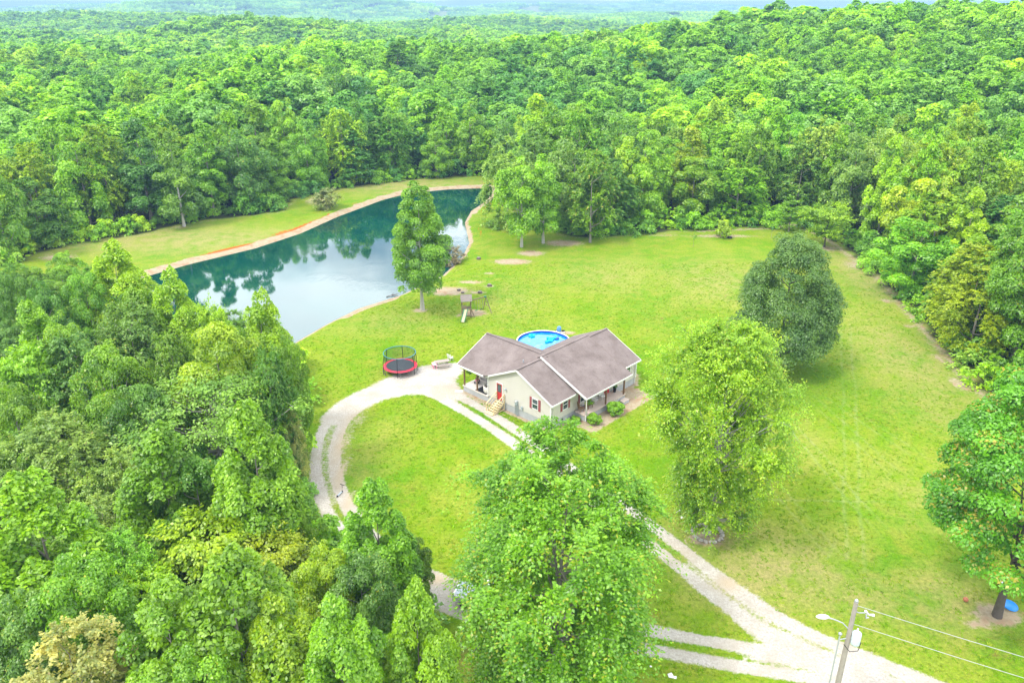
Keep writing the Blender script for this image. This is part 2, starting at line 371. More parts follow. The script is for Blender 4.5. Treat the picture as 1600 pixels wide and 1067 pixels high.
edge = nnoise(N, L, 1.6, 6, geo, 0.72)
kd = nramp(N, L, nmath(N, L, 'ADD', nmath(N, L, 'MULTIPLY', attr(N, 'dirt'), 0.85), nmath(N, L, 'SUBTRACT', edge, 0.55)), .34, .56)
gc = nmix(N, L, kd, gc, soil)
kc = nramp(N, L, nmath(N, L, 'ADD', attr(N, 'clay'), nmath(N, L, 'SUBTRACT', edge, 0.55)), .35, .6)
gc = nmix(N, L, kc, gc, (0.38, 0.10, 0.015))
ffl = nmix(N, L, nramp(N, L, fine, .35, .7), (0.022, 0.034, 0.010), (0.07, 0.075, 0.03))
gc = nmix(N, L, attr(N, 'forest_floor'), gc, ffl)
cpy = nmix(N, L, nramp(N, L, nnoise(N, L, 0.02, 6, geo, .7), .35, .65), (0.03, 0.08, 0.015), (0.10, 0.17, 0.03))
sepy = N.new('ShaderNodeSeparateXYZ'); L.new(geo, sepy.inputs[0])
kf = nramp(N, L, nmath(N, L, 'DIVIDE', sepy.outputs['Y'], 10000.0), .05, .09)
gc = nmix(N, L, kf, gc, cpy)
gc = nmix(N, L, attr(N, 'meadow'), gc, (0.22, 0.27, 0.08))
finish(N, L, gc, 0.95, nmath(N, L, 'ADD', fine, mid), 0.5, 0.06, 0.1)
me.materials.append(gm)
ground = link('ground', me); tag(ground, 'green mown lawn with dirt patches running into wooded hills', None, None, 'structure')

# ------------------------------------------------------------------ gravel driveway
R = lambda pts: atl(pts)
tracks = []       # (polyline, half width, edge softness, strength)
outer = [(1750, 1200), (1520, 1110), (1400, 1062), (1300, 1020), (1210, 985), (1130, 925), (1060, 868), (1005, 826), (940, 778), (880, 735), (825, 696), (790, 672), (745, 643), (705, 620), (672, 606), (640, 600)]
loop = [(640, 600), (600, 606), (560, 625), (528, 648), (512, 680), (505, 715), (509, 750), (520, 785), (537, 818), (563, 848), (603, 880), (655, 908), (705, 930), (770, 955), (850, 972), (930, 985), (1020, 1000), (1110, 1017), (1200, 1034), (1300, 1046), (1400, 1066)]
def offset(pl, d):
    pl = np.array(pl); t = np.gradient(pl, axis=0); n = np.stack([-t[:, 1], t[:, 0]], 1); n /= np.linalg.norm(n, axis=1)[:, None]
    return pl + n * d
po, pl_ = R(outer), R(loop)
def resample(pl, step=2.0):
    d = np.r_[0, np.cumsum(np.hypot(*np.diff(pl, axis=0).T))]; s = np.arange(0, d[-1], step)
    q = np.stack([np.interp(s, d, pl[:, 0]), np.interp(s, d, pl[:, 1])], 1)
    for _ in range(3): q[1:-1] = (q[:-2] + 2 * q[1:-1] + q[2:]) / 4
    return q
po, pl_ = resample(po), resample(pl_)
dx = np.arange(-32, 46, 0.25); dy = np.arange(34, 98, 0.25)
DX, DY = np.meshgrid(dx, dy); dX, dY = DX.ravel(), DY.ravel()
wz = (vnoise(dX, dY, 3.5, 31) - .5) * .5
G = np.zeros_like(dX)
for pl, hw in ((po, 0.62), (pl_, 0.62)):
    for o in (-0.95, 0.95):
        d, _ = seg_dist(dX, dY, offset(pl, o), False); G = np.maximum(G, 1 - sstep(hw * .55, hw * 1.55, d + wz * .5))
    d, _ = seg_dist(dX, dY, pl, False); G = np.maximum(G, 0.12 * (1 - sstep(.5, 1.3, d)))
yard = R([(545, 628), (580, 604), (612, 588), (655, 573), (690, 567), (716, 568), (722, 580), (712, 596), (722, 612), (735, 628), (700, 622), (672, 616), (640, 616), (600, 624), (560, 645)])
s = sdf(dX, dY, yard); G = np.maximum(G, 1 - sstep(-0.8, 0.9, s + wz))
wide = R([(1150, 968), (1215, 985), (1300, 1020), (1400, 1060), (1520, 1105), (1700, 1190), (1500, 1160), (1330, 1062), (1240, 1042), (1160, 1028), (1200, 1010)])
s = sdf(dX, dY, wide); G = np.maximum(G, 1 - sstep(-0.5, 0.8, s + wz))
lp = R([(640, 600), (590, 610), (548, 632), (524, 655)]); d, _ = seg_dist(dX, dY, resample(lp), False)
G = np.maximum(G, 0.86 * (1 - sstep(1.4, 2.5, d + wz)))
lpb = R([(530, 650), (516, 670), (508, 700), (508, 740), (517, 785)]); d, _ = seg_dist(dX, dY, resample(lpb), False); G = np.maximum(G, 0.47 * (1 - sstep(1.4, 2.4, d + wz)))
lp2 = R([(640, 905), (700, 932), (780, 960)]); d, _ = seg_dist(dX, dY, resample(lp2), False); G = np.maximum(G, 0.9 * (1 - sstep(1.2, 2.1, d + wz)))
lp3 = R([(1090, 893), (1130, 925), (1200, 975)]); d, _ = seg_dist(dX, dY, resample(lp3), False); G = np.maximum(G, 0.52 * (1 - sstep(1.3, 2.3, d + wz)))
tanv = np.zeros_like(dX)
for x, y, rx, ry, am in ((538, 690, 14, 40, 1), (536, 735, 12, 34, 1), (560, 655, 20, 16, .9), (680, 905, 26, 10, 1), (1140, 912, 22, 14, .9), (700, 612, 25, 10, .6), (548, 780, 10, 20, .9), (1060, 860, 30, 20, .3)):
    c = at(x, y); sx = abs(at(x + rx, y).x - c.x); sy = abs(at(x, y + ry).y - c.y); tanv = np.maximum(tanv, am * np.exp(-((dX - c.x) / sx) ** 2 - ((dY - c.y) / sy) ** 2))
G = np.maximum(G, 0.55 * tanv * (seg_dist(dX, dY, pl_, False)[0] < 3.2))
keep = G > 0.015
idx = -np.ones(len(dX), int); nX, nY = len(dx), len(dy)
q0 = (np.arange(nY - 1)[:, None] * nX + np.arange(nX - 1)[None, :]).ravel()
qq = np.stack([q0, q0 + 1, q0 + nX + 1, q0 + nX], 1); qq = qq[keep[qq].any(1)]
used = np.unique(qq); idx[used] = np.arange(len(used)); qq = idx[qq]
dm = bpy.data.meshes.new('gravel_driveway'); dm.vertices.add(len(used))
ux, uy = dX[used], dY[used]
dm.vertices.foreach_set('co', np.stack([ux, uy, height(ux, uy) + 0.012], 1).ravel())
dm.loops.add(qq.size); dm.loops.foreach_set('vertex_index', qq.ravel()); dm.polygons.add(len(qq))
dm.polygons.foreach_set('loop_start', np.arange(len(qq)) * 4); dm.polygons.foreach_set('loop_total', np.full(len(qq), 4)); dm.update(); dm.validate()
# the strip of lawn around and between the tracks uses the lawn's own material values
def samp(arr2d):
    ix = np.clip(np.searchsorted(gx, ux), 0, nx - 1); iy = np.clip(np.searchsorted(gy, uy), 0, ny - 1)
    return arr2d.reshape(ny, nx)[iy, ix]
for nm, arr in (('gravel', G[used]), ('tan', tanv[used]), ('dry', samp(dry)), ('shade_dark_grass', samp(shade_dgrass)), ('dirt', samp(dirt))):
    a = dm.attributes.new(nm, 'FLOAT', 'POINT'); a.data.foreach_set('value', np.ascontiguousarray(arr, dtype=np.float32))
mt, N, L = newmat('gravel')
geo, gc, mid, fine = grass_color(N, L, attr(N, 'dry'), attr(N, 'shade_dark_grass'))
soil = nmix(N, L, nramp(N, L, fine, .3, .75), (0.26, 0.195, 0.115), (0.45, 0.39, 0.28))
edge = nnoise(N, L, 1.6, 6, geo, 0.72)
gc = nmix(N, L, nramp(N, L, nmath(N, L, 'ADD', nmath(N, L, 'MULTIPLY', attr(N, 'dirt'), 0.85), nmath(N, L, 'SUBTRACT', edge, 0.55)), .34, .56), gc, soil)
st = N.new('ShaderNodeTexVoronoi'); st.inputs['Scale'].default_value = 9; L.new(geo, st.inputs['Vector'])
grav = nmix(N, L, nramp(N, L, nnoise(N, L, 5, 7, geo, .85), .36, .64), (0.27, 0.245, 0.21), (0.58, 0.545, 0.49))
grav = nmix(N, L, nramp(N, L, nnoise(N, L, .5, 5, geo, .6), .42, .68), grav, (0.35, 0.315, 0.26))
grav = nmix(N, L, nramp(N, L, st.outputs['Distance'], .0, .16, (.5, .5, .5, 1), (0, 0, 0, 1)), grav, (0.33, 0.31, 0.29))
grav = nmix(N, L, nmath(N, L, 'MULTIPLY', attr(N, 'tan'), 0.8), grav, (0.42, 0.33, 0.215))
ed = nnoise(N, L, 2.2, 8, geo, .8)
kg = nramp(N, L, nmath(N, L, 'ADD', attr(N, 'gravel'), nmath(N, L, 'MULTIPLY', nmath(N, L, 'SUBTRACT', ed, 0.5), 2.1)), .32, .70)
cc = nmix(N, L, kg, gc, grav)
finish(N, L, cc, 0.95, nmath(N, L, 'ADD', fine, st.outputs['Distance']), 0.5, 0.05, 0.1)
dm.materials.append(mt); drv = link('gravel_driveway', dm); tag(drv, 'pale gravel drive looping from the road round the island of grass to the house', None, None, 'structure')

# ------------------------------------------------------------------ pond water
wb = MB(); wv_ = [(p[0], p[1], WATER_Z) for p in pond]
cx, cy = pond[:, 0].mean(), pond[:, 1].mean()
x0, x1, y0, y1 = pond[:, 0].min() - 3, pond[:, 0].max() + 3, pond[:, 1].min() - 3, pond[:, 1].max() + 3
gxw = np.arange(x0, x1, 1.5); gyw = np.arange(y0, y1, 1.5); WX, WY = np.meshgrid(gxw, gyw)
inm = sdf(WX.ravel(), WY.ravel(), pond).reshape(WX.shape) < 3.0
ids = {}; vs = []; fs = []
for j in range(len(gyw) - 1):
    for i in range(len(gxw) - 1):
        if inm[j, i] or inm[j + 1, i + 1] or inm[j, i + 1] or inm[j + 1, i]:
            q = []
            for a, b in ((i, j), (i + 1, j), (i + 1, j + 1), (i, j + 1)):
                if (a, b) not in ids: ids[(a, b)] = len(vs); vs.append((gxw[a], gyw[b], WATER_Z))
                q.append(ids[(a, b)])
            fs.append(tuple(q))
wb.add(vs, fs, True)
wm, N, L = newmat('pond_water')
geo = N.new('ShaderNodeNewGeometry').outputs['Position']
deep = nmix(N, L, nramp(N, L, nnoise(N, L, .05, 3, geo), .4, .65), (0.000, 0.040, 0.032), (0.000, 0.060, 0.046))
mp = N.new('ShaderNodeMapping'); mp.inputs['Scale'].default_value = (1, 0.45, 1); L.new(geo, mp.inputs['Vector'])
rip = nnoise(N, L, 1.1, 5, mp.outputs[0], .6)
brz = nramp(N, L, nnoise(N, L, .045, 3, geo), .50, .62)
ripm = nmath(N, L, 'MULTIPLY', rip, nmath(N, L, 'ADD', nmath(N, L, 'MULTIPLY', brz, 0.9), 0.12))
bn = N.new('ShaderNodeBump'); bn.inputs['Strength'].default_value = 0.25; bn.inputs['Distance'].default_value = 0.06; L.new(ripm, bn.inputs['Height'])
df = N.new('ShaderNodeBsdfDiffuse'); L.new(deep, df.inputs['Color'])
gl = N.new('ShaderNodeBsdfGlossy'); gl.inputs['Roughness'].default_value = 0.04; L.new(bn.outputs[0], gl.inputs['Normal'])
gl.inputs['Color'].default_value = (0.93, 0.98, 1.0, 1)
fr = N.new('ShaderNodeFresnel'); fr.inputs['IOR'].default_value = 2.25
mx = N.new('ShaderNodeMixShader'); o = N.new('ShaderNodeOutputMaterial')
L.new(fr.outputs[0], mx.inputs[0]); L.new(df.outputs[0], mx.inputs[1]); L.new(gl.outputs[0], mx.inputs[2]); L.new(mx.outputs[0], o.inputs['Surface'])
pw = wb.build('water', wm); tag(pw, 'still teal pond water mirroring trees and cloud', None, None, 'structure')

# ------------------------------------------------------------------ air
hz, N, L = newmat('haze_air')
pv = N.new('ShaderNodeVolumePrincipled'); pv.inputs['Density'].default_value = 0.00027; pv.inputs['Color'].default_value = (0.31, 0.50, 0.80, 1)
pv.inputs['Anisotropy'].default_value = 0.0
o = N.new('ShaderNodeOutputMaterial'); L.new(pv.outputs[0], o.inputs['Volume'])
zlo, zhi = float(ZF.min()) - 1.0, max(float(ZF.max()) + 22.0, 90.0)
hb = MB().box((0, 7290, (zlo + zhi) / 2), (24700, 15720, zhi - zlo)).build('haze', hz); tag(hb, 'thin pale air that fades the far hills', None, None, 'stuff')
# ------------------------------------------------------------------ leaves and bark
def leaf_mat(name, tip=(0.42, 0.44, 0.02), gloss=0.05, from_random=False, noise_scale=0.35, boost=1.0):
    m, N, L = newmat(name)
    oi = N.new('ShaderNodeObjectInfo'); tc = N.new('ShaderNodeTexCoord').outputs['Object']
    if from_random:
        r = N.new('ShaderNodeValToRGB'); e = r.color_ramp.elements; r.color_ramp.interpolation = 'LINEAR'
        cols = [(0.0, PAL['teal']), (0.14, PAL['deep']), (0.30, PAL['blue']), (0.44, PAL['mid']), (0.60, PAL['bright']), (0.75, PAL['lime']), (0.88, PAL['yellow']), (1.0, PAL['pale'])]
        e[0].position = 0; e[0].color = cols[0][1] + (1,); e[1].position = 1; e[1].color = cols[-1][1] + (1,)
        for p, c in cols[1:-1]:
            k = e.new(p); k.color = c + (1,)
        ia = N.new('ShaderNodeAttribute'); ia.attribute_type = 'INSTANCER'; ia.attribute_name = 'hue'; L.new(ia.outputs['Fac'], r.inputs[0]); base = nmix(N, L, 1.0, r.outputs[0], (boost, boost, boost), 'MULTIPLY')
    else: base = oi.outputs['Color']
    big = nnoise(N, L, noise_scale, 3, tc)
    c = nmix(N, L, nramp(N, L, big, .3, .7), nmix(N, L, 1.0, base, (0.80, 0.86, 0.95), 'MULTIPLY'), nmix(N, L, 1.0, base, (1.22, 1.12, 0.9), 'MULTIPLY'))
    a = N.new('ShaderNodeAttribute'); a.attribute_name = 'tint'
    c = nmix(N, L, a.outputs['Fac'], nmix(N, L, 1.0, c, (0.64, 0.68, 0.56), 'MULTIPLY'), nmix(N, L, 1.0, c, (1.65, 1.32, 1.1), 'MULTIPLY'))
    t = N.new('ShaderNodeAttribute'); t.attribute_name = 'tip'
    c = nmix(N, L, t.outputs['Fac'], c, tip)
    df = N.new('ShaderNodeBsdfDiffuse'); tr = N.new('ShaderNodeBsdfTranslucent'); gl = N.new('ShaderNodeBsdfGlossy'); gl.inputs['Roughness'].default_value = 0.42
    L.new(c, df.inputs['Color']); L.new(nmix(N, L, 1.0, c, (1.25, 1.15, 0.5), 'MULTIPLY'), tr.inputs['Color'])
    m1 = N.new('ShaderNodeMixShader'); m1.inputs[0].default_value = 0.42; L.new(df.outputs[0], m1.inputs[1]); L.new(tr.outputs[0], m1.inputs[2])
    m2 = N.new('ShaderNodeMixShader'); m2.inputs[0].default_value = gloss; L.new(m1.outputs[0], m2.inputs[1]); L.new(gl.outputs[0], m2.inputs[2])
    o = N.new('ShaderNodeOutputMaterial'); L.new(m2.outputs[0], o.inputs['Surface'])
    return m
PAL = dict(bright=(0.195, 0.45, 0.006), mid=(0.175, 0.40, 0.012), deep=(0.105, 0.30, 0.018), blue=(0.155, 0.36, 0.050), yellow=(0.29, 0.50, 0.008),
           pale=(0.25, 0.46, 0.065), teal=(0.090, 0.285, 0.048), beige=(0.36, 0.45, 0.14), lime=(0.265, 0.50, 0.006), grey=(0.20, 0.32, 0.16))
PNAME = dict(bright='bright green', mid='mid green', deep='dark green', blue='bluish green', yellow='yellow green', pale='pale green', teal='bottle green',
             beige='cream tinged', lime='lime green', grey='grey green')
LEAF = leaf_mat('leaf')
LEAF_TIP = leaf_mat('leaf_orange_tips', (0.56, 0.42, 0.05))
LEAF_RED = leaf_mat('leaf_rusty_tips', (0.46, 0.36, 0.18))
LEAF_FAR = leaf_mat('leaf_far', from_random=True, boost=1.45, noise_scale=0.12)
BARK = simple('bark', (0.26, 0.235, 0.20), 0.9, 0.35, 5)
BARK_DARK = simple('bark_dark', (0.10, 0.085, 0.07), 0.9, 0.35, 5)
BARK_PALE = simple('bark_pale', (0.42, 0.40, 0.36), 0.9, 0.25, 5)

def env(kind, t):
    t = np.asarray(t, float)
    if kind == 'oval': return np.sqrt(np.clip(1 - (2 * t - 0.92) ** 2 / 1.16, 0.02, 1))
    if kind == 'cone': return np.clip(1.04 - t, 0, 1) ** 0.72 * np.clip(t * 7 + 0.35, 0, 1)
    if kind == 'column': return np.clip(1.03 - t, 0, 1) ** 0.5 * np.clip(t * 4 + 0.45, 0, 1) * (0.85 + 0.15 * np.sin(t * 17))
    if kind == 'dome': return np.sqrt(np.clip(1.02 - t ** 2.2, 0, 1)) * np.clip(t * 3 + 0.72, 0, 1)
    if kind == 'broad': return np.sqrt(np.clip(1.0 - ((t - 0.38) / 0.64) ** 2, 0.03, 1))
    if kind == 'high': return np.sqrt(np.clip(1.0 - ((t - 0.56) / 0.60) ** 2, 0.06, 1)) * np.clip(0.55 + t, 0, 1)
    if kind == 'elm': return np.interp(t, [0, .3, .45, .7, .9, 1], [.5, .60, .9, 1, .78, .4])
    if kind == 'maple': return np.interp(t, [0, .2, .4, .72, .9, 1], [.62, .84, .93, 1, .80, .45])
    if kind == 'tulip': return np.interp(t, [0, .12, .35, .65, .85, 1], [.6, .9, 1, .78, .5, .18])
    if kind == 'fan': return np.clip(0.35 + t * 0.9, 0, 1) * np.sqrt(np.clip(1.03 - t ** 5, 0, 1))
    return np.ones_like(t)

def norml(a): return a / (np.linalg.norm(a, axis=1)[:, None] + 1e-9)
def leaf_mesh(name, P, Nn, T, size, tint, tip, mat, aspect=0.62):
    n = len(P); T = norml(T - Nn * (T * Nn).sum(1)[:, None]); B = np.cross(Nn, T)
    s = size[:, None]
    V = np.empty((n, 4, 3)); V[:, 0] = P - T * s * .5; V[:, 1] = P + B * s * .5 * aspect - T * s * .06; V[:, 2] = P + T * s * .5; V[:, 3] = P - B * s * .5 * aspect - T * s * .06
    me = bpy.data.meshes.new(name); me.vertices.add(n * 4); me.vertices.foreach_set('co', V.ravel())
    me.loops.add(n * 4); me.loops.foreach_set('vertex_index', np.arange(n * 4)); me.polygons.add(n)
    me.polygons.foreach_set('loop_start', np.arange(n) * 4); me.polygons.foreach_set('loop_total', np.full(n, 4)); me.update()
    for nm, a in (('tint', tint), ('tip', tip)):
        at_ = me.attributes.new(nm, 'FLOAT', 'FACE'); at_.data.foreach_set('value', np.ascontiguousarray(a, dtype=np.float32))
    me.materials.append(mat); return me

def make_tree(name, seed, H, Rr, base, shape, style, n_clump, n_leaf, leaf, clump=0.22, mat=None, bark=None, tipf=0.0, flat=0.8, inner=0.25, limb_r=None, lean=0.0, jag=0.18, twigs=0, limbs=None):
    """H height, Rr crown radius, base = height where the crown starts. returns crown mesh, trunk mesh (origin at the foot)"""
    g = np.random.default_rng(seed); mat = mat or LEAF; bark = bark or BARK
    ch = H - base
    # clump centres spread through the crown, most of them near its surface
    t = g.random(n_clump * 6); w = env(shape, t); t = t[g.random(len(t)) < w][:n_clump]; n_clump = len(t)
    th = g.random(n_clump) * 2 * np.pi
    asym = 1 + jag * np.sin(th * 2 + seed) + jag * 0.8 * np.sin(th * 3 + 5 * t + seed * 2) + jag * .7 * g.normal(0, 1, n_clump) * .6
    rf = np.where(g.random(n_clump) < inner, 0.25 + 0.4 * g.random(n_clump), 0.72 + 0.2 * g.random(n_clump))
    rf = np.where(t > .76, np.sqrt(g.random(n_clump)) * .86, rf)
    r = env(shape, t) * Rr * rf * asym
    rc = clump * Rr * (0.65 + 0.7 * g.random(n_clump)) * (0.75 + .45 * env(shape, t))
    C = np.stack([r * np.cos(th) + lean * (t - .4) * ch, r * np.sin(th), base + t * (ch - rc.mean() * .5)], 1)
    out = norml(np.stack([np.cos(th), np.sin(th), 0.25 + t * 0.9], 1))
    k = g.integers(0, n_clump, n_leaf) if style != 'spray' else None
    if style == 'clump' or style == 'poplar':
        w = rc ** 2; k = g.choice(n_clump, n_leaf, p=w / w.sum())
        d = norml(g.normal(0, 1, (n_leaf, 3)) + out[k] * .75 + np.array([0, 0, .55]))
        if style == 'poplar':                                  # each clump a little pointed cone of big leaves
            hz_ = g.random(n_leaf) ** 1.3; rad = (1 - hz_ ** 1.9) * 1.0 * (0.6 + .45 * g.random(n_leaf)); a = g.random(n_leaf) * 2 * np.pi
            off = np.stack([rad * np.cos(a), rad * np.sin(a), hz_ * 1.25 - 0.55 * (1 - hz_) * g.random(n_leaf)], 1) * rc[k][:, None]
            d = norml(np.stack([np.cos(a), np.sin(a), 0.55 + hz_], 1))
            P = C[k] + off
        else:
            P = C[k] + d * (rc[k] * (0.55 + 0.5 * g.random(n_leaf) ** .6))[:, None] * np.array([1, 1, flat])
        Nn = norml(d * .8 + np.array([0, 0, .55]) + g.normal(0, .42, (n_leaf, 3)))
        T = norml(g.normal(0, 1, (n_leaf, 3)) + d * .6 - np.array([0, 0, .35]))
        up = d[:, 2]; tipm = (g.random(n_leaf) < tipf * np.clip(up * 1.4, 0, 1))
        cl = (g.random(n_clump) < .55)[k]; tipm = tipm & cl
        twl = []
    else:                                                       # sprays: leaves strung along arching twigs
        nt = max(3, int(twigs or 7)); per = max(3, int(n_leaf / (n_clump * nt)))
        kc = np.repeat(np.arange(n_clump), nt); m = len(kc)
        dd = norml(g.normal(0, .75, (m, 3)) + out[kc] * 1.25)
        droop = {'spray': 0.35, 'layer': 0.06, 'weep': 0.75}[style]
        if style == 'layer': dd[:, 2] = dd[:, 2] * 0.16 + .04; dd = norml(dd)
        ln = rc[kc] * (1.25 + .8 * g.random(m))
        s_ = (np.arange(per) + .5) / per
        S = s_[None, :] * np.ones((m, 1)) + g.normal(0, .03, (m, per))
        P = (C[kc][:, None, :] + dd[:, None, :] * (S * ln[:, None])[:, :, None])
        P[:, :, 2] -= droop * (S ** 2) * ln[:, None]
        side = norml(np.cross(dd, np.array([0, 0, 1.0])))
        wdt = (g.random((m, per)) - .5) * 2 * (0.28 if style != 'layer' else 0.42) * (1 - .55 * S) * ln[:, None] * .8
        P = P + side[:, None, :] * wdt[:, :, None]; P[:, :, 2] += g.normal(0, .05, P.shape[:2]) * ln[:, None]
        dl = np.repeat(dd[:, None, :], per, 1).reshape(-1, 3); P = P.reshape(-1, 3); n_leaf = len(P)
        Nn = norml(np.array([0, 0, 1.0]) + dl * .35 + g.normal(0, .38, (n_leaf, 3)))
        T = norml(dl + np.repeat(side, per, 0) * np.sign(wdt.ravel())[:, None] * .8 + g.normal(0, .25, (n_leaf, 3)) - np.array([0, 0, .25]))
        tipm = (g.random(n_leaf) < tipf) & (S.ravel() > .72); k = np.repeat(kc, per)
        twl = list(zip(kc, dd, ln))
    size = leaf * (0.65 + .7 * g.random(n_leaf))
    ctint = g.normal(.46, .17, n_clump)
    tint = np.clip(ctint[k] + g.normal(0, .24, n_leaf), 0, 1)
    low = P[:, 2] < 0.15; P[low, 2] = 0.15 + g.random(low.sum()) * .3
    crown = leaf_mesh(name, P, Nn, T, size, tint, tipm * (0.55 + .4 * g.random(n_leaf)), mat)
    # trunk and limbs
    tb = MB(); r0 = limb_r or H * 0.0125 + 0.05
    top = base + ch * .76; zs = np.linspace(0, top, 7); bend = g.normal(0, .12, (7, 2)).cumsum(0) * H * .02; bend[0] = 0
    path = [(bend[i, 0] + lean * max(0, z - base), bend[i, 1], z - (0.3 if i == 0 else 0)) for i, z in enumerate(zs)]
    tb.tube(path, [r0 * (1.5 if i == 0 else 1) * (1 - .9 * i / 6) for i in range(7)], 7)
    nl = min(n_clump, limbs if limbs is not None else 16)
    for i in g.choice(n_clump, nl, replace=False):
        c = C[i]; zt = max(base * .8, c[2] - (0.35 + .5 * g.random()) * np.hypot(c[0], c[1]) - .3); zt = min(zt, top)
        j = zt / top * 6; j0 = int(min(j, 5)); f = j - j0; p0 = np.array(path[j0]) * (1 - f) + np.array(path[j0 + 1]) * f
        mid_ = (p0 + c) / 2 + np.array([0, 0, -.06 * np.linalg.norm(c - p0)]) + g.normal(0, .15, 3)
        rr = r0 * (1 - .8 * zt / top) * .5 + .02
        tb.tube([p0, mid_, c], [rr, rr * .65, rr * .3], 4)
        if twigs and twl:
            for _ in range(2):
                q = twl[int(i) * nt + int(g.integers(nt))]
                e = c + q[1] * q[2] * .8; e[2] -= .3 * q[2] * .4
                tb.tube([c, (c + e) / 2 + np.array([0, 0, .05]), e], [rr * .35, rr * .2, rr * .08], 3)
    return crown, tb.mesh(name + '_trunk', bark)

SP = {}
# near, detailed kinds
SP['poplar'] = [make_tree('crown', 100 + i, 16, 4.2, 2.5, 'tulip', 'poplar', 120, 46000, 0.29, 0.185, flat=1, jag=.12) for i in range(2)]
SP['round'] = [make_tree('crown', 120 + i, 15, 4.5, 2.6, 'oval', 'clump', 90, 38000, 0.27, 0.21, tipf=.05) for i in range(2)]
SP['fine'] = [make_tree('crown', 140, 14, 4.4, 2.6, 'dome', 'spray', 130, 38000, 0.24, 0.20, tipf=.03, mat=LEAF_RED, twigs=9, bark=BARK)]
SP['fern'] = [make_tree('crown', 150, 10, 4.4, 3.0, 'dome', 'layer', 100, 30000, 0.31, 0.24, twigs=9, bark=BARK)]
SP['broad'] = [make_tree('crown', 160 + i, 16, 4.8, 2.0, 'broad', 'spray', 140, 38000, 0.29, 0.21, tipf=.06, twigs=8) for i in range(2)]
# a little farther, lighter kinds
SP['m_round'] = [make_tree('crown', 200 + i, 16, 4.5, 1.6, ('oval', 'dome', 'broad')[i], 'clump', 66, 17000, 0.42, 0.24, tipf=.04, limbs=8) for i in range(3)]
SP['m_poplar'] = [make_tree('crown', 210 + i, 17, 3.7, 1.6, 'tulip', 'poplar', 70, 16000, 0.44, 0.21, flat=1, limbs=8) for i in range(2)]
SP['m_spray'] = [make_tree('crown', 220 + i, 16, 4.4, 1.4, ('broad', 'oval')[i], 'spray', 100, 17000, 0.42, 0.22, tipf=.08, twigs=7, limbs=8) for i in range(2)]
SP['m_pine'] = [make_tree('crown', 230, 15, 3.4, 1.8, 'cone', 'layer', 90, 13000, 0.42, 0.28, twigs=8, bark=BARK_DARK, limbs=12)]
SP['m_tall'] = [make_tree('crown', 240, 20, 3.9, 2.5, 'column', 'clump', 72, 17000, 0.42, 0.26, limbs=8)]
# far canopy kinds
FAR = [make_tree('far_crown', 300 + i, 16, 4.9, 1.0, ('oval', 'dome', 'cone', 'broad', 'oval')[i], ('clump', 'clump', 'poplar', 'clump', 'clump')[i], 26, 1900, 1.35, 0.32, mat=LEAF_FAR, jag=.2, limbs=0)[0] for i in range(5)]

def plant(name, kind, x, y, Hs, Rs, col, label, cat='tree', group=None, rz=None, z=None, pair=None, trunkname='trunk'):
    """an individual: Empty at the foot > trunk, crown (the meshes are shared between alike trees)"""
    if pair is None: pair = SP[kind][rng.integers(len(SP[kind]))]
    cm, tm = pair
    if z is None: z = float(height(np.array([x]), np.array([y]))[0])
    if 'dim' not in cm:
        co = np.empty(len(cm.vertices) * 3); cm.vertices.foreach_get('co', co); co = co.reshape(-1, 3)
        cm['dim'] = [float(np.percentile(np.hypot(co[:, 0], co[:, 1]), 96)), float(np.percentile(co[:, 2], 99.7))]
    e = empty(name, (x, y, z - 0.05), rng.random() * 6.28 if rz is None else rz, (Rs / cm['dim'][0], Rs / cm['dim'][0] * (0.92 + .16 * rng.random()), Hs / cm['dim'][1]))
    tag(e, label, cat, group)
    link(trunkname, tm, e); c = link('crown', cm, e)
    b = PAL[col] if isinstance(col, str) else col; v = rng.normal(1, .10); h_ = rng.normal(0, .07)
    v *= 1.14 if (kind or '').startswith('m_') else 1.0; c.color = (b[0] * v * (1 + h_), b[1] * v, b[2] * v * (1 - h_), 1)
    return e
def unit(px_): return 0
def top_plant(name, kind, tx, ty, h, wpx, col, label, group=None, **kw):
    """a tree whose top is seen at pixel (tx, ty): its foot stands straight below"""
    p = at(tx, ty, h); g0 = 0.0
    for _ in range(6):
        g0 = float(height(np.array([p.x]), np.array([p.y]))[0]); p = at(tx, ty, h + g0)
    d = (Vector((p.x, p.y, h * .6 + g0)) - Vector((0, 0, CAM_H))).length
    return plant(name, kind, p.x, p.y, h, wpx / 2 * d / FOC, col, label, group=group, **kw), (p.x, p.y)

placed = []                      # feet of all trees: x, y, radius
# ------------------------------------------------------------------ trees that stand by themselves
def solo(name, label, pair, base_px, h, r, col, rz=0.0, cat='tree', group=None):
    p = at(*base_px); placed.append((p.x, p.y, r)); return plant(name, None, p.x, p.y, h, r, col, label, pair=pair, rz=rz, cat=cat, group=group)
solo('maple_tree', 'biggest bright green tree with drooping sprays, front centre, between the two gravel tracks',
     make_tree('crown', 11, 20, 6.9, 1.4, 'maple', 'weep', 330, 150000, 0.24, 0.19, mat=LEAF, tipf=.14, twigs=13, bark=BARK, limbs=60, jag=.28, inner=.10, lean=.05), (864, 1052), 18.1, 7.6, (0.135, 0.38, 0.005), 0.0)
solo('elm_tree', 'tall light yellow green tree with pale boughs showing, standing inside a ring of stones',
     make_tree('crown', 12, 20, 6.3, 2.4, 'elm', 'spray', 300, 118000, 0.23, 0.175, mat=LEAF, tipf=.12, twigs=14, bark=BARK_PALE, limbs=70, jag=.18, inner=.15), (1105, 833), 20.0, 6.2, (0.27, 0.52, 0.012), 1.1)
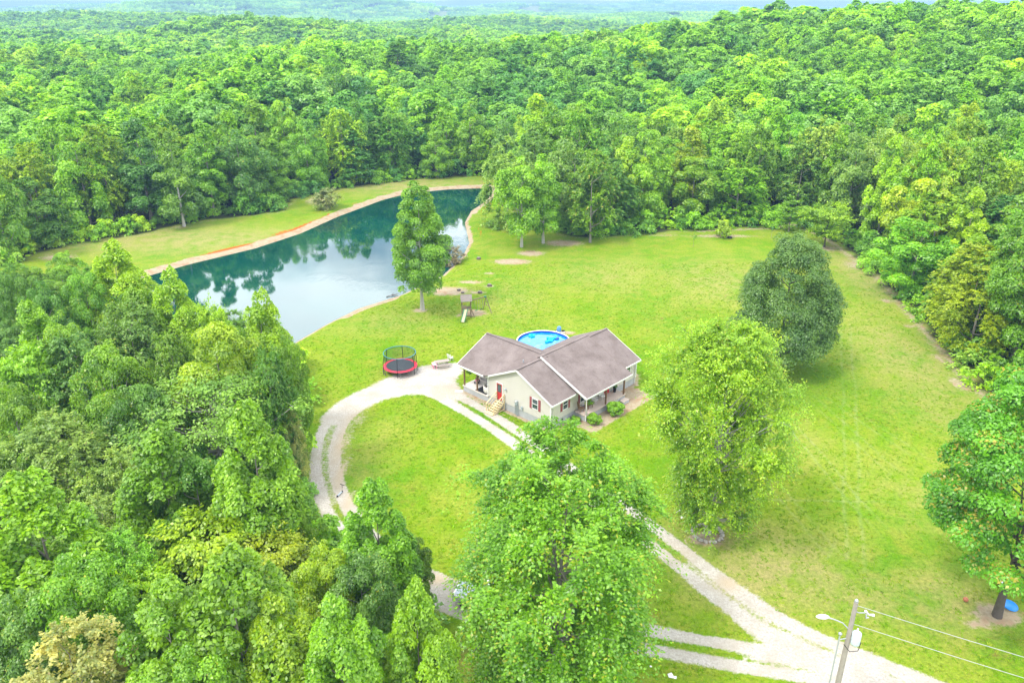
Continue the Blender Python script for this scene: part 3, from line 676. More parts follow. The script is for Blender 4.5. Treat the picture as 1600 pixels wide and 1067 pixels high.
solo('holly_tree', 'dense dark grey green dome-shaped tree in the lawn behind the light green one',
     make_tree('crown', 13, 17, 6.4, 2.5, 'dome', 'clump', 340, 105000, 0.23, 0.18, mat=LEAF, tipf=.0, twigs=0, bark=BARK_DARK, limbs=24, jag=.075, inner=.1), (1215, 576), 17.6, 6.6, (0.115, 0.28, 0.055), 0.2)
solo('sweetgum_tree', 'large rich green tree with orange leaf tips at right edge, blue disc beside trunk',
     make_tree('crown', 14, 20, 6.8, 6.3, 'broad', 'clump', 210, 98000, 0.245, 0.155, mat=LEAF_TIP, tipf=.26, bark=BARK_DARK, limbs=20, jag=.14, inner=.12, flat=.7, limb_r=.27), (1558, 962), 20.6, 7.2, (0.10, 0.34, 0.008), 0.9)
solo('tulip_tree', 'tall narrow tree on the near bank of the pond with a clear grey trunk',
     make_tree('crown', 15, 19, 4.6, 3.0, 'tulip', 'clump', 120, 40000, 0.32, 0.22, bark=BARK_PALE, limbs=20, jag=.24), (660, 484), 19.4, 4.9, (0.17, 0.41, 0.012), 2.0)
solo('lakeside_oak', 'full round tree with pale trunk atop the lawn, left of a close pair',
     make_tree('crown', 16, 16, 4.6, 2.6, 'oval', 'clump', 64, 16000, 0.42, 0.26, bark=BARK_PALE, limbs=12), (815, 386), 17.2, 5.2, PAL['bright'], 0.0)
solo('lakeside_oak', 'slimmer round tree with pale trunk atop the lawn, right of a close pair',
     make_tree('crown', 17, 16, 4.4, 2.8, 'column', 'clump', 60, 14000, 0.42, 0.27, bark=BARK_PALE, limbs=12), (849, 380), 17.0, 4.0, PAL['bright'], 0.0)
solo('willow_tree', 'wide soft grey green tree behind the close pair, at the right end of the pond',
     make_tree('crown', 18, 16, 5, 0.9, 'broad', 'weep', 90, 14000, 0.42, 0.2, twigs=9, limbs=8), (792, 352), 18.5, 6.2, PAL['pale'], 0.0)
solo('bank_tree', 'upright light green tree alone on the far bank strip, in front of the wood',
     make_tree('crown', 19, 18, 4.2, 2.4, 'column', 'clump', 64, 14000, 0.45, 0.27, bark=BARK_PALE, limbs=10), (288, 354), 19.5, 4.4, (0.19, 0.42, 0.03), 0.0)
solo('lawn_edge_tree', 'bright green tree with thin pale trunk standing forward of the wood, atop the lawn',
     make_tree('crown', 20, 17, 4.4, 2.0, 'oval', 'spray', 90, 14000, 0.42, 0.22, mat=LEAF_TIP, tipf=.12, twigs=8, limbs=8), (922, 379), 17.6, 4.6, PAL['bright'], 0.0)
solo('mimosa_tree', 'low spreading light green tree with flat layered boughs at the corner of the lawn',
     make_tree('crown', 21, 8, 4.2, 1.8, 'fan', 'layer', 52, 9000, 0.36, 0.26, twigs=9, limbs=14, bark=BARK_DARK), (1288, 386), 8.6, 4.9, PAL['lime'], 0.0)
solo('cedar_sapling', 'slim feathery conifer at the wood edge left of the spreading tree',
     make_tree('crown', 22, 7, 1.8, 0.8, 'cone', 'layer', 40, 4500, 0.30, 0.3, twigs=7, limbs=6), (1232, 362), 7.6, 2.2, PAL['mid'], 0.0)
solo('young_magnolia', 'small bushy yellow green young tree alone at the top edge of the lawn',
     make_tree('crown', 23, 4, 1.4, 0.3, 'cone', 'clump', 20, 2600, 0.30, 0.36, tipf=.2, limbs=4), (1128, 372), 4.4, 1.9, PAL['yellow'], 0.0, cat='young tree')
SAP = make_tree('crown', 24, 2.6, .5, 1.2, 'oval', 'clump', 7, 260, 0.20, 0.4, limbs=3, limb_r=.035)
solo('sapling', 'thin young sapling standing alone on the upper lawn', SAP, (1083, 386), 2.8, 0.65, PAL['mid'], cat='sapling')
solo('sapling', 'thin young sapling between the bushy young tree and the dark dome-shaped tree', SAP, (1205, 372), 2.9, 0.6, PAL['teal'], cat='sapling')
BUSH = make_tree('crown', 25, 4.4, 3.0, 0.15, 'fan', 'spray', 44, 6500, 0.34, 0.28, twigs=8, limbs=14)
solo('willow_bush', 'rounded silvery green bush on bare soil on the far bank of the pond', BUSH, (511, 326), 4.6, 3.3, (0.36, 0.50, 0.20), cat='bush')
solo('bank_bush', 'pale grey half-bare bush on the near bank behind the narrow tree', BUSH, (704, 408), 3.7, 2.8, (0.30, 0.34, 0.27), cat='bush')
p_ = top_plant('roadside_tree', 'poplar', 583, 752, 13, 122, 'bright', 'bright green pointed tree between the left wood and the bend of the gravel loop')[1]; placed.append(p_ + (3.5,))
p_ = top_plant('roadside_bush', 'round', 640, 846, 7, 82, 'mid', 'low rounded tree at the foot of the pointed tree beside the gravel loop')[1]; placed.append(p_ + (2,))
# emergent trees that stand above the forest canopy
def emergent(tx, ty, kind, h, w, col, label):
    e, p = top_plant('emergent_tree', kind, tx, ty, h, w, col, label, group='tall trees that stand above the forest'); placed.append(p + (3,))
for a in ((622, 68, 'm_tall', 24, 66, 'deep', 'tall dark column-like tree rising above the wood behind the pond, left of centre'),
          (686, 34, 'm_round', 23, 48, 'bright', 'broad sunlit tree on the skyline just right of the tall dark column-like one'),
          (518, 42, 'm_round', 24, 52, 'deep', 'dark round tree on the far skyline left of the tall dark column-like one'),
          (362, 62, 'm_poplar', 24, 40, 'mid', 'pointed mid green tree above the wood at the left, behind the pond'),
          (205, 112, 'm_poplar', 20, 48, 'lime', 'pale lime pointed tree in the wood at far left'),
          (1178, 10, 'm_tall', 24, 44, 'teal', 'tallest dark bluish tree on the ridge skyline, right of centre'),
          (1052, 20, 'm_tall', 24, 52, 'teal', 'dark bluish tree on the ridge skyline left of the tallest one'),
          (985, 34, 'm_round', 23, 56, 'deep', 'dark round tree where the ridge skyline begins, right of centre'),
          (1300, 32, 'm_poplar', 22, 34, 'lime', 'pointed lime green tree just below the ridge skyline')): emergent(*a)
# ------------------------------------------------------------------ the wood at the left, in front
NEAR = 'trees of the wood at the left'
near_list = [
 (385, 632, 17, 138, 'poplar', 'bright', 'bright pointed tulip tree at the right side of the left wood, beside the gravel curve'),
 (238, 668, 15, 165, 'poplar', 'bright', 'bright pointed tulip tree in the middle of the left wood, below the pale branched tree'),
 (35, 742, 16, 180, 'poplar', 'bright', 'large bright tulip tree at the left edge of the picture'),
 (110, 862, 14, 150, 'round', 'bright', 'smooth rounded bright green tree low in the left wood'),
 (350, 858, 17, 190, 'poplar', 'bright', 'big bright tulip tree at bottom, front and centre of the left wood'),
 (248, 915, 15, 160, 'poplar', 'bright', 'bright tulip tree at the bottom left of the biggest one'),
 (430, 925, 14, 140, 'poplar', 'lime', 'lime tulip tree at the bottom right of the biggest one'),
 (524, 928, 15, 140, 'poplar', 'bright', 'bright tulip tree second from the right along the bottom of the left wood'),
 (648, 916, 14, 118, 'poplar', 'bright', 'bright narrow tulip tree nearest the front lawn at the bottom of the left wood'),
 (560, 866, 11, 120, 'round', 'blue', 'bluish green rounded tree behind the two bottom right tulip trees'),
 (500, 852, 11, 110, 'round', 'yellow', 'yellow green rounded tree where the left wood meets the gravel loop'),
 (318, 812, 10, 210, 'fern', 'lime', 'flat topped yellow green feathery tree behind the biggest tulip tree'),
 (420, 838, 9, 150, 'fern', 'yellow', 'low yellow green feathery tree right of the flat topped one'),
 (215, 895, 9, 130, 'fern', 'lime', 'small lime feathery tree left of the biggest tulip tree'),
 (95, 985, 13, 190, 'fine', 'beige', 'cream flowered tree at the bottom left corner'),
 (75, 645, 13, 160, 'fine', 'pale', 'pale airy tree at the left edge under the dark gap'),
 (150, 775, 10, 120, 'fine', 'pale', 'pale fine leaved tree between the two left tulip trees'),
 (20, 930, 12, 120, 'round', 'blue', 'bluish round tree at the left edge near the bottom corner'),
 (161, 542, 15, 115, 'round', 'mid', 'mid green rounded tree left of the pale branched tree'),
 (262, 424, 17, 84, 'poplar', 'lime', 'narrow lime green tree whose top overlaps the pond at left'),
 (401, 458, 17, 96, 'poplar', 'lime', 'tall yellow green tree overlapping the bright reflection in the pond'),
 (172, 380, 16, 92, 'poplar', 'lime', 'lime green pointed tree in front of the far bank grass'),
 (122, 416, 14, 70, 'round', 'mid', 'mid green tree left of the lime pointed tree by the bank grass'),
 (205, 452, 15, 90, 'round', 'bright', 'bright rounded tree right under the lime pointed tree by the bank grass'),
 (45, 470, 15, 90, 'poplar', 'bright', 'bright pointed tree at upper left of the left wood'),
 (90, 492, 15, 85, 'round', 'bright', 'bright round tree at upper left, between two pointed ones'),
 (195, 476, 15, 130, 'broad', 'blue', 'bluish green layered tree in the upper part of the left wood'),
 (330, 506, 16, 150, 'round', 'lime', 'broad yellow green tree just below the pond'),
 (262, 520, 14, 90, 'broad', 'bright', 'bright layered tree left of the broad yellow green one below the pond'),
 (108, 520, 14, 110, 'broad', 'blue', 'bluish layered tree in the left wood near the left edge'),
 (35, 545, 13, 120, 'fern', 'bright', 'feathery upright tree near the left edge above the pale airy one'),
 (442, 522, 15, 66, 'round', 'mid', 'rusty tinged tree at the right end of the wood below the pond'),
 (422, 590, 12, 72, 'broad', 'deep', 'dark green tree at the edge of the lawn left of the gravel yard'),
 (415, 545, 15, 80, 'broad', 'deep', 'dark green tree under the tall yellow green one by the pond'),
 (326, 474, 14, 66, 'fern', 'lime', 'small feathery lime tree top against the teal water'),
 (15, 415, 14, 60, 'round', 'deep', 'dark tree at the left edge below the bank grass'),
 (60, 440, 13, 66, 'round', 'deep', 'dark round tree where the bank grass ends at left'),
 (452, 642, 9, 42, 'fine', 'beige', 'cream and rust tinged small tree at the gravel curve'),
 (430, 712, 11, 76, 'poplar', 'bright', 'bright small tulip tree between the wood and the gravel curve'),
 (468, 800, 8, 66, 'round', 'bright', 'low bright tree leaning toward the gravel loop'),
 (215, 600, 13, 110, 'round', 'deep', 'dark tree in the shade left of the pale branched tree'),
 (300, 720, 12, 120, 'round', 'deep', 'dark tree between the two middle tulip trees'),
 (180, 700, 11, 110, 'fine', 'pale', 'pale spreading tree left of the middle tulip tree'),
 (130, 740, 9, 90, 'fine', 'pale', 'pale small tree in the gap above the left tulip trees'),
 (10, 600, 13, 90, 'round', 'mid', 'mid green tree cut by the left edge of the picture'),
 (620, 985, 10, 100, 'round', 'mid', 'lower green tree under the narrow tulip tree at the bottom'),
 (30, 830, 10, 110, 'poplar', 'mid', 'mid green pointed tree at the left edge under the large tulip tree'),
 (180, 830, 11, 110, 'fine', 'mid', 'fine leaved mid green tree above the smooth rounded one'),
 (465, 985, 10, 90, 'round', 'beige', 'brownish tree in the gap at the bottom between tulip trees'),
 (290, 1000, 13, 150, 'round', 'mid', 'mid green rounded tree cut by the bottom of the picture'),
 (160, 1030, 10, 110, 'poplar', 'yellow', 'yellow green tree cut by the bottom edge at left')]
for tx, ty, h, w, kd_, col, lab in near_list:
    e, p = top_plant({'poplar': 'tulip_tree', 'fern': 'feathery_tree'}.get(kd_, 'broadleaf_tree'), kd_, tx, ty, h, w, col, lab, NEAR); placed.append(p + (w * .035,))
WISPY = make_tree('crown', 31, 13, 6, 3.0, 'fan', 'layer', 150, 26000, 0.22, 0.17, twigs=12, limbs=130, bark=BARK_PALE, limb_r=.2)
e, p = top_plant('locust_tree', None, 322, 588, 13, 225, (0.20, 0.42, 0.04), 'thin pale tree with many bare white branches in the middle of the left wood', pair=WISPY); placed.append(p + (4,))

# fill: lower trees between them so no ground shows
lx = rng.uniform(-75, 2, 900); ly = rng.uniform(24, 126, 900)
ok = (sdf(lx, ly, lawn) > 3.6) & (sdf(lx, ly, pond) > 3.5) & (lx > -0.82 * ly - 6) & (ly < 122)
cand = [(x, y) for x, y in zip(lx[ok], ly[ok])]
fillc = 0
left_fill = []
for x, y in cand:
    if min((math.hypot(x - a, y - b) for a, b, r in placed)) < 4.4: continue
    placed.append((x, y, 3)); left_fill.append((x, y))
ORD = ['first', 'second', 'third', 'fourth', 'fifth', 'sixth', 'seventh', 'eighth', 'ninth', 'tenth', 'eleventh', 'twelfth', 'thirteenth', 'fourteenth', 'fifteenth',
       'sixteenth', 'seventeenth', 'eighteenth', 'nineteenth']
TENS = ['', '', 'twent', 'thirt', 'fort', 'fift', 'sixt', 'sevent', 'eight', 'ninet']
def ordn(i):
    if i <= 19: return ORD[i - 1]
    t, u = divmod(i, 10)
    return TENS[t] + 'ieth' if u == 0 else TENS[t] + 'y-' + ORD[u - 1]
left_fill.sort(key=lambda p: p[0] / max(p[1], 1))
for i, (x, y) in enumerate(left_fill):
    c = ['mid', 'deep', 'blue', 'mid', 'bright', 'pale'][rng.integers(6)]; kd_ = ['round', 'broad', 'fine', 'round'][rng.integers(4)]
    plant('understorey_tree', kd_, x, y, rng.uniform(7, 10.5), rng.uniform(2.6, 3.6), c, f'low {PNAME[c]} tree in the left wood, {ordn(i + 1)} of the low ones from left', group='low trees filling the gaps of the left wood')

# ------------------------------------------------------------------ the wood behind and at the right
def jitter_grid(x0, x1, y0, y1, s, j=.42):
    xs = np.arange(x0, x1, s); ys = np.arange(y0, y1, s * .9); A, B = np.meshgrid(xs, ys); A = A + (np.arange(len(ys)) % 2)[:, None] * s / 2
    A = A.ravel() + rng.uniform(-j, j, A.size) * s; B = B.ravel() + rng.uniform(-j, j, B.size) * s; return A, B
fx, fy = jitter_grid(-330, 330, 60, 420, 8.2)
d_l, in_l = seg_dist(fx, fy, lawn)
ok = ~in_l & (d_l > 2.3) & (sdf(fx, fy, pond) > 4) & (np.abs(fx) < 0.74 * fy + 14) & ((fy > 128) | (fx > 10)) & (fy < 400)
ok &= ~((fx < -30) & (fy < 150) & (sdf(fx, fy, pond) < 25) & (fy < 128))
fx, fy, d_l = fx[ok], fy[ok], d_l[ok]
P0 = np.array([(a, b) for a, b, r in placed]); far_ok = np.array([np.min(np.hypot(P0[:, 0] - x, P0[:, 1] - y)) > 4.2 for x, y in zip(fx, fy)])
fx, fy, d_l = fx[far_ok], fy[far_ok], d_l[far_ok]
N_IND = 300 - len(near_list) - len(left_fill) - 12
order = np.argsort(np.hypot(fx, fy) + np.clip(d_l, 0, 30) * .8)
ind, rest = order[:N_IND], order[N_IND:]
zones = {}
for i in ind:
    x, y = fx[i], fy[i]; z = 'right of the lawn' if (x > 52 and y < 152) else ('beyond the pond' if x < -2 else 'behind the lawn')
    row = 'front' if d_l[i] < 7 else ('second' if d_l[i] < 14 else ('third' if d_l[i] < 22 else 'back'))
    zones.setdefault((z, row), []).append(i)
for (zn, row), lst in zones.items():
    lst.sort(key=lambda i: fx[i] / fy[i])
    for n_, i in enumerate(lst):
        x, y = fx[i], fy[i]; u = rng.random(); near = math.hypot(x, y) < 118
        right = 'right of' in zn
        c = rng.choice(['bright', 'mid', 'deep', 'blue', 'lime', 'yellow', 'pale', 'teal'], p=[.22, .2, .06, .08, .22, .14, .06, .02] if (right or x > 25) else [.18, .30, .16, .12, .10, .04, .05, .05])
        kd_ = rng.choice(['m_round', 'm_poplar', 'm_spray', 'm_pine', 'm_tall'], p=[.34, .16, .34, .09, .07])
        if near and kd_ in ('m_round', 'm_spray'): kd_ = 'round' if kd_ == 'm_round' else 'broad'
        h = rng.uniform(12.5, 20.5) + (1.0 if row != 'front' else -1.5); r = rng.uniform(4.2, 6.6)
        if kd_ == 'm_pine': r *= .8
        if kd_ in ('m_poplar', 'm_tall'): r *= .85; h += 1.5
        nmm = {'m_pine': 'pine_tree', 'm_poplar': 'tulip_tree'}.get(kd_, 'forest_tree')
        shp = {'m_pine': 'feathery', 'm_poplar': 'pointed', 'm_tall': 'narrow', 'm_spray': 'spreading', 'broad': 'spreading'}.get(kd_, 'rounded')
        plant(nmm, kd_, x, y, h, r, str(c), f'{PNAME[str(c)]} {shp} tree, {row} row of the wood {zn}, {ordn(n_ + 1)} from left', group='forest trees ' + zn)

# the rest of the forest as masses of instances
fcol = bpy.data.collections.new('far_crowns')
for i, m_ in enumerate(FAR):
    o = bpy.data.objects.new('far_crown_%d' % i, m_); fcol.objects.link(o)
mcol = bpy.data.collections.new('mid_crowns')
mid_meshes = [make_tree('mid_crown', 330 + i, 16, 4.7, 1.0, ('oval', 'dome', 'cone', 'broad')[i], ('clump', 'spray', 'poplar', 'clump')[i], 54, 9000, 0.62, 0.26, mat=LEAF_FAR, jag=.2, limbs=0, twigs=7 if i == 1 else 0)[0] for i in range(4)]
for i, m_ in enumerate(mid_meshes):
    o = bpy.data.objects.new('mid_crown_%d' % i, m_); mcol.objects.link(o)
def scatter(name, xs, ys, scl, coll, label, sink=0.3, zs=None):
    me = bpy.data.meshes.new(name); n = len(xs); me.vertices.add(n)
    z = (height(xs, ys) if zs is None else zs) - sink
    me.vertices.foreach_set('co', np.stack([xs, ys, z], 1).ravel()); me.update()
    hue = np.clip(vnoise(xs, ys, 46, 71) * .75 + vnoise(xs, ys, 17, 72) * .35 - .08 + rng.normal(0, .20, n), 0, 1)
    for nm, tp, a in (('hue', 'FLOAT', hue), ('scl', 'FLOAT_VECTOR', scl), ('spin', 'FLOAT', rng.random(n) * 6.28)):
        q = me.attributes.new(nm, tp, 'POINT'); q.data.foreach_set('vector' if tp == 'FLOAT_VECTOR' else 'value', np.ascontiguousarray(a, dtype=np.float32).ravel())
    o = link(name, me); tag(o, label, None, None, 'stuff')
    ng = bpy.data.node_groups.new(name, 'GeometryNodeTree')
    ng.interface.new_socket('Geometry', in_out='INPUT', socket_type='NodeSocketGeometry'); ng.interface.new_socket('Geometry', in_out='OUTPUT', socket_type='NodeSocketGeometry')
    N = ng.nodes; L = ng.links
    gi = N.new('NodeGroupInput'); go = N.new('NodeGroupOutput'); m2p = N.new('GeometryNodeMeshToPoints'); iop = N.new('GeometryNodeInstanceOnPoints')
    ci = N.new('GeometryNodeCollectionInfo'); ci.inputs['Collection'].default_value = coll; ci.inputs['Separate Children'].default_value = True; ci.inputs['Reset Children'].default_value = True
    na = N.new('GeometryNodeInputNamedAttribute'); na.data_type = 'FLOAT_VECTOR'; na.inputs['Name'].default_value = 'scl'
    nb = N.new('GeometryNodeInputNamedAttribute'); nb.data_type = 'FLOAT'; nb.inputs['Name'].default_value = 'spin'
    cx_ = N.new('ShaderNodeCombineXYZ')
    L.new(gi.outputs[0], m2p.inputs[0]); L.new(m2p.outputs[0], iop.inputs['Points']); L.new(ci.outputs[0], iop.inputs['Instance']); iop.inputs['Pick Instance'].default_value = True
    L.new(na.outputs['Attribute'], iop.inputs['Scale']); L.new(nb.outputs['Attribute'], cx_.inputs['Z']); L.new(cx_.outputs[0], iop.inputs['Rotation']); L.new(iop.outputs[0], go.inputs[0])
    md = o.modifiers.new('scatter', 'NODES'); md.node_group = ng
    return o
def scales(n, hmin, hmax, r): 
    s = rng.uniform(hmin, hmax, n); w = s * rng.uniform(.85, 1.12, n) * r; return np.stack([w, w, s], 1)
scatter('forest', fx[rest], fy[rest], scales(len(rest), .76, 1.28, 1.25) * (.72 + .6 * vnoise(fx[rest], fy[rest], 38, 81))[:, None], mcol, 'dense mixed green forest on the slopes behind the nearer trees')
# middle distance
ax, ay = jitter_grid(-1200, 1200, 395, 1500, 10.0)
ok = (np.abs(ax) < .80 * ay + 20)
iy = np.clip(np.searchsorted(gy, ay), 0, ny - 1); ix = np.clip(np.searchsorted(gx, ax), 0, nx - 1)
ok &= meadow.reshape(ny, nx)[iy, ix] < .5
scatter('hill_forest', ax[ok], ay[ok], scales(int(ok.sum()), .75, 1.25, 1.55) * (.7 + .6 * vnoise(ax[ok], ay[ok], 60, 82))[:, None], fcol, 'forest of rounded crowns on the hills beyond the ridge')
# far hills
patch_me = []
for k_ in range(2):
    g = np.random.default_rng(400 + k_); n = 46 * 26
    cxy = g.uniform(-30, 30, (46, 2)); kk = np.repeat(np.arange(46), 26); ch_ = g.uniform(8, 15, 46)
    d = norml(g.normal(0, 1, (n, 3)) + np.array([0, 0, .5])); P = np.c_[cxy[kk], ch_[kk]] + d * np.array([5, 5, 4.5])
    patch_me.append(leaf_mesh('canopy_patch', P, norml(d + g.normal(0, .4, (n, 3))), g.normal(0, 1, (n, 3)), g.uniform(2.6, 4.2, n), np.clip(g.normal(.5, .15, 46)[kk] + g.normal(0, .15, n), 0, 1), np.zeros(n), LEAF_FAR, .8))
pcol = bpy.data.collections.new('canopy_patches')
for i, m_ in enumerate(patch_me): pcol.objects.link(bpy.data.objects.new('canopy_patch_%d' % i, m_))
bx_, by_ = jitter_grid(-5200, 5200, 1490, 6500, 52, .3)
iy = np.clip(np.searchsorted(gy, by_), 0, ny - 1); ix = np.clip(np.searchsorted(gx, bx_), 0, nx - 1)
ok = (np.abs(bx_) < .80 * by_ + 60) & (meadow.reshape(ny, nx)[iy, ix] < .5)
scatter('distant_forest', bx_[ok], by_[ok], scales(int(ok.sum()), .85, 1.25, 1.0), pcol, 'distant wooded hills fading into pale blue haze', sink=2.0)
# bushes and seedlings along the edge of the wood
bcol = bpy.data.collections.new('edge_bushes')
for i in range(3):
    bcol.objects.link(bpy.data.objects.new('edge_bush_%d' % i, make_tree('edge_bush', 350 + i, 3.6, 2.0, 0.1, 'dome', ('clump', 'spray', 'clump')[i], 16, 1300, 0.36, 0.36, mat=LEAF_FAR, limbs=0, twigs=6 if i == 1 else 0)[0]))
ex, ey = jitter_grid(-110, 120, 34, 215, 2.7)
d_e, i_e = seg_dist(ex, ey, lawn)
ok = ~i_e & (d_e > .9) & (d_e < 7) & (sdf(ex, ey, pond) > 2.5) & (ey > 36) & ((ey > 45) | (ex < -8))
scatter('undergrowth', ex[ok], ey[ok], scales(int(ok.sum()), .45, 1.25, 1.0), bcol, 'leafy undergrowth along the edges of the woods', sink=.1)

# grass tufts that give the mown lawn its nap
tuft_mat, N, L = newmat('grass_blade')
oi = N.new('ShaderNodeObjectInfo'); r_ = N.new('ShaderNodeValToRGB'); e_ = r_.color_ramp.elements
e_[0].position = 0; e_[0].color = (0.135, 0.28, 0.002, 1); e_[1].position = 1; e_[1].color = (0.30, 0.36, 0.03, 1); k_ = e_.new(.5); k_.color = (0.16, 0.32, 0.002, 1)
L.new(oi.outputs['Random'], r_.inputs[0]); finish(N, L, r_.outputs[0], .8, spec=.1)
tcol = bpy.data.collections.new('tufts')
for i in range(3):
    b = MB(); g = np.random.default_rng(500 + i)
    for _ in range(14):
        a, d = g.uniform(0, 6.28), g.uniform(0, .17); x, y = d * math.cos(a), d * math.sin(a); w_ = g.uniform(.02, .035); a2 = g.uniform(0, 6.28); h_ = g.uniform(.03, .075); l_ = g.uniform(.03, .08)
        b.add([(x - w_ * math.cos(a2), y - w_ * math.sin(a2), 0), (x + w_ * math.cos(a2), y + w_ * math.sin(a2), 0), (x + l_ * math.sin(a2), y - l_ * math.cos(a2), h_)], [(0, 1, 2)])
    tcol.objects.link(bpy.data.objects.new('tuft_%d' % i, b.mesh('tuft', tuft_mat)))
tx, ty = rng.uniform(-30, 75, 150000), rng.uniform(36, 135, 150000)
dens = vnoise(tx, ty, 3.0, 61) * .6 + vnoise(tx, ty, 11, 62) * .6
def samp2(arr, x, y): return arr.reshape(ny, nx)[np.clip(np.searchsorted(gy, y), 0, ny - 1), np.clip(np.searchsorted(gx, x), 0, nx - 1)]
ok = (sdf(tx, ty, lawn) < -.3) & (sdf(tx, ty, pond) > 1.5) & (rng.random(len(tx)) < .62 * dens * (1 - .85 * np.clip(samp2(dry, tx, ty), 0, 1))) & (samp2(dirt, tx, ty) < .35)
gi_x = np.clip(np.round((tx - dx[0]) / .25).astype(int), 0, nX - 1); gi_y = np.clip(np.round((ty - dy[0]) / .25).astype(int), 0, nY - 1)
ond = (tx > dx[0]) & (tx < dx[-1]) & (ty > dy[0]) & (ty < dy[-1]); ok &= ~(ond & (G.reshape(nY, nX)[gi_y, gi_x] > .25))
pp = (tx - HO.x) * HB[0] + (ty - HO.y) * HB[1]; qq_ = (tx - HO.x) * HA[0] + (ty - HO.y) * HA[1]; ok &= ~((pp > -.3) & (pp < 16.2) & (qq_ > -3.3) & (qq_ < 14.2))
pcx = house_pt(15.9, 15.0); ok &= np.hypot(tx - pcx.x, ty - pcx.y) > 4
s1 = rng.uniform(.6, 1.5, int(ok.sum())); scatter('grass', tx[ok], ty[ok], np.stack([s1, s1, s1 * rng.uniform(.6, 1.3, len(s1))], 1), tcol, 'short tufts of mown lawn grass', sink=.0)
# ------------------------------------------------------------------ the house (x runs along the long ridge, y away from the porch front)
def siding(name, col):
    m, N, L = newmat(name)
    tc = N.new('ShaderNodeTexCoord').outputs['Object']; sx = N.new('ShaderNodeSeparateXYZ'); L.new(tc, sx.inputs[0])
    saw = nmath(N, L, 'FRACT', nmath(N, L, 'MULTIPLY', sx.outputs['Z'], 8.3))
    n = nnoise(N, L, .9, 5, tc)
    c = nmix(N, L, n, tuple(a * .93 for a in col), tuple(min(1, a * 1.06) for a in col))
    c = nmix(N, L, nramp(N, L, saw, 0, .12), tuple(a * .72 for a in col), c)
    finish(N, L, c, .6, saw, .5, .015, .3); return m
def shingle(name):
    m, N, L = newmat(name)
    tc = N.new('ShaderNodeTexCoord').outputs['Object']
    mp = N.new('ShaderNodeMapping'); mp.inputs['Scale'].default_value = (1, 1, 1.0); L.new(tc, mp.inputs['Vector'])
    sx = N.new('ShaderNodeSeparateXYZ'); L.new(tc, sx.inputs[0])
    fine = nnoise(N, L, 9, 6, tc, .8); big = nnoise(N, L, .5, 5, tc, .6); mid = nnoise(N, L, 2.2, 4, tc, .6)
    row = nmath(N, L, 'FRACT', nmath(N, L, 'MULTIPLY', sx.outputs['Z'], 14.0))
    c = nmix(N, L, nramp(N, L, big, .3, .7), (0.158, 0.128, 0.114), (0.238, 0.200, 0.182))
    c = nmix(N, L, nramp(N, L, fine, .3, .75), nmix(N, L, 1.0, c, (.75, .75, .77), 'MULTIPLY'), nmix(N, L, 1.0, c, (1.25, 1.22, 1.25), 'MULTIPLY'))
    c = nmix(N, L, nmath(N, L, 'MULTIPLY', nramp(N, L, mid, .5, .75), .35), c, (0.085, 0.065, 0.063))
    c = nmix(N, L, nramp(N, L, row, 0, .2), nmix(N, L, 1.0, c, (.8, .8, .8), 'MULTIPLY'), c)
    finish(N, L, c, .9, nmath(N, L, 'ADD', fine, row), .5, .02, .15); return m
def block(name):
    m, N, L = newmat(name)
    tc = N.new('ShaderNodeTexCoord').outputs['Object']; n = nnoise(N, L, 1.2, 6, tc, .7); f = nnoise(N, L, 12, 4, tc)
    c = nmix(N, L, nramp(N, L, n, .3, .7), (0.34, 0.355, 0.37), (0.47, 0.48, 0.49)); c = nmix(N, L, nramp(N, L, f, .55, .8), c, (.34, .33, .32))
    sx = N.new('ShaderNodeSeparateXYZ'); L.new(tc, sx.inputs[0]); r = nmath(N, L, 'FRACT', nmath(N, L, 'MULTIPLY', sx.outputs['Z'], 5.0))
    c = nmix(N, L, nramp(N, L, r, 0, .1), nmix(N, L, 1.0, c, (.75, .75, .75), 'MULTIPLY'), c)
    finish(N, L, c, .9, f, .3, .01, .15); return m
SID = siding('siding', (0.60, 0.565, 0.52)); SHG = shingle('shingles'); BLK = block('block_foundation')
WHT = simple('white_trim', (0.74, 0.73, 0.71), .5, .06, 3); WOODN = simple('new_lumber', (0.66, 0.53, 0.31), .7, .18, 4)
WOODB = simple('brown_timber', (0.20, 0.115, 0.06), .8, .25, 5); WOODG = simple('weathered_wood', (0.34, 0.29, 0.25), .9, .3, 5)
CONC = simple('porch_concrete', (0.52, 0.43, 0.36), .9, .14, 2); CONCL = simple('porch_concrete_light', (0.62, 0.57, 0.51), .9, .12, 2)
GLASS = simple('window_glass', (0.035, 0.065, 0.07), .06, .3, 1.5, 1.0); SHUT = simple('shutter_red', (0.30, 0.075, 0.085), .6, .12, 5)
REDD = simple('red_door_paint', (0.50, 0.03, 0.03), .45, .1, 3); METG = simple('grey_metal', (0.38, 0.44, 0.48), .45, .1, 6, .5, .3)
BLACK = simple('black_paint', (0.02, 0.02, 0.022), .6, .2, 5); SHADE = simple('rake_board_shaded', (0.16, 0.12, 0.10), .9, .3, 4)  # dark brown has the shade under the raised porch roof painted in

house = thing('house', 'beige single-storey house with brown shingled L-shaped gable roof and two porches', 'house', house_pt(0, 0), HTH)
RZ, RQ = 5.92, 4.85
def zmain(q): return RZ - 0.485 * abs(q - RQ)
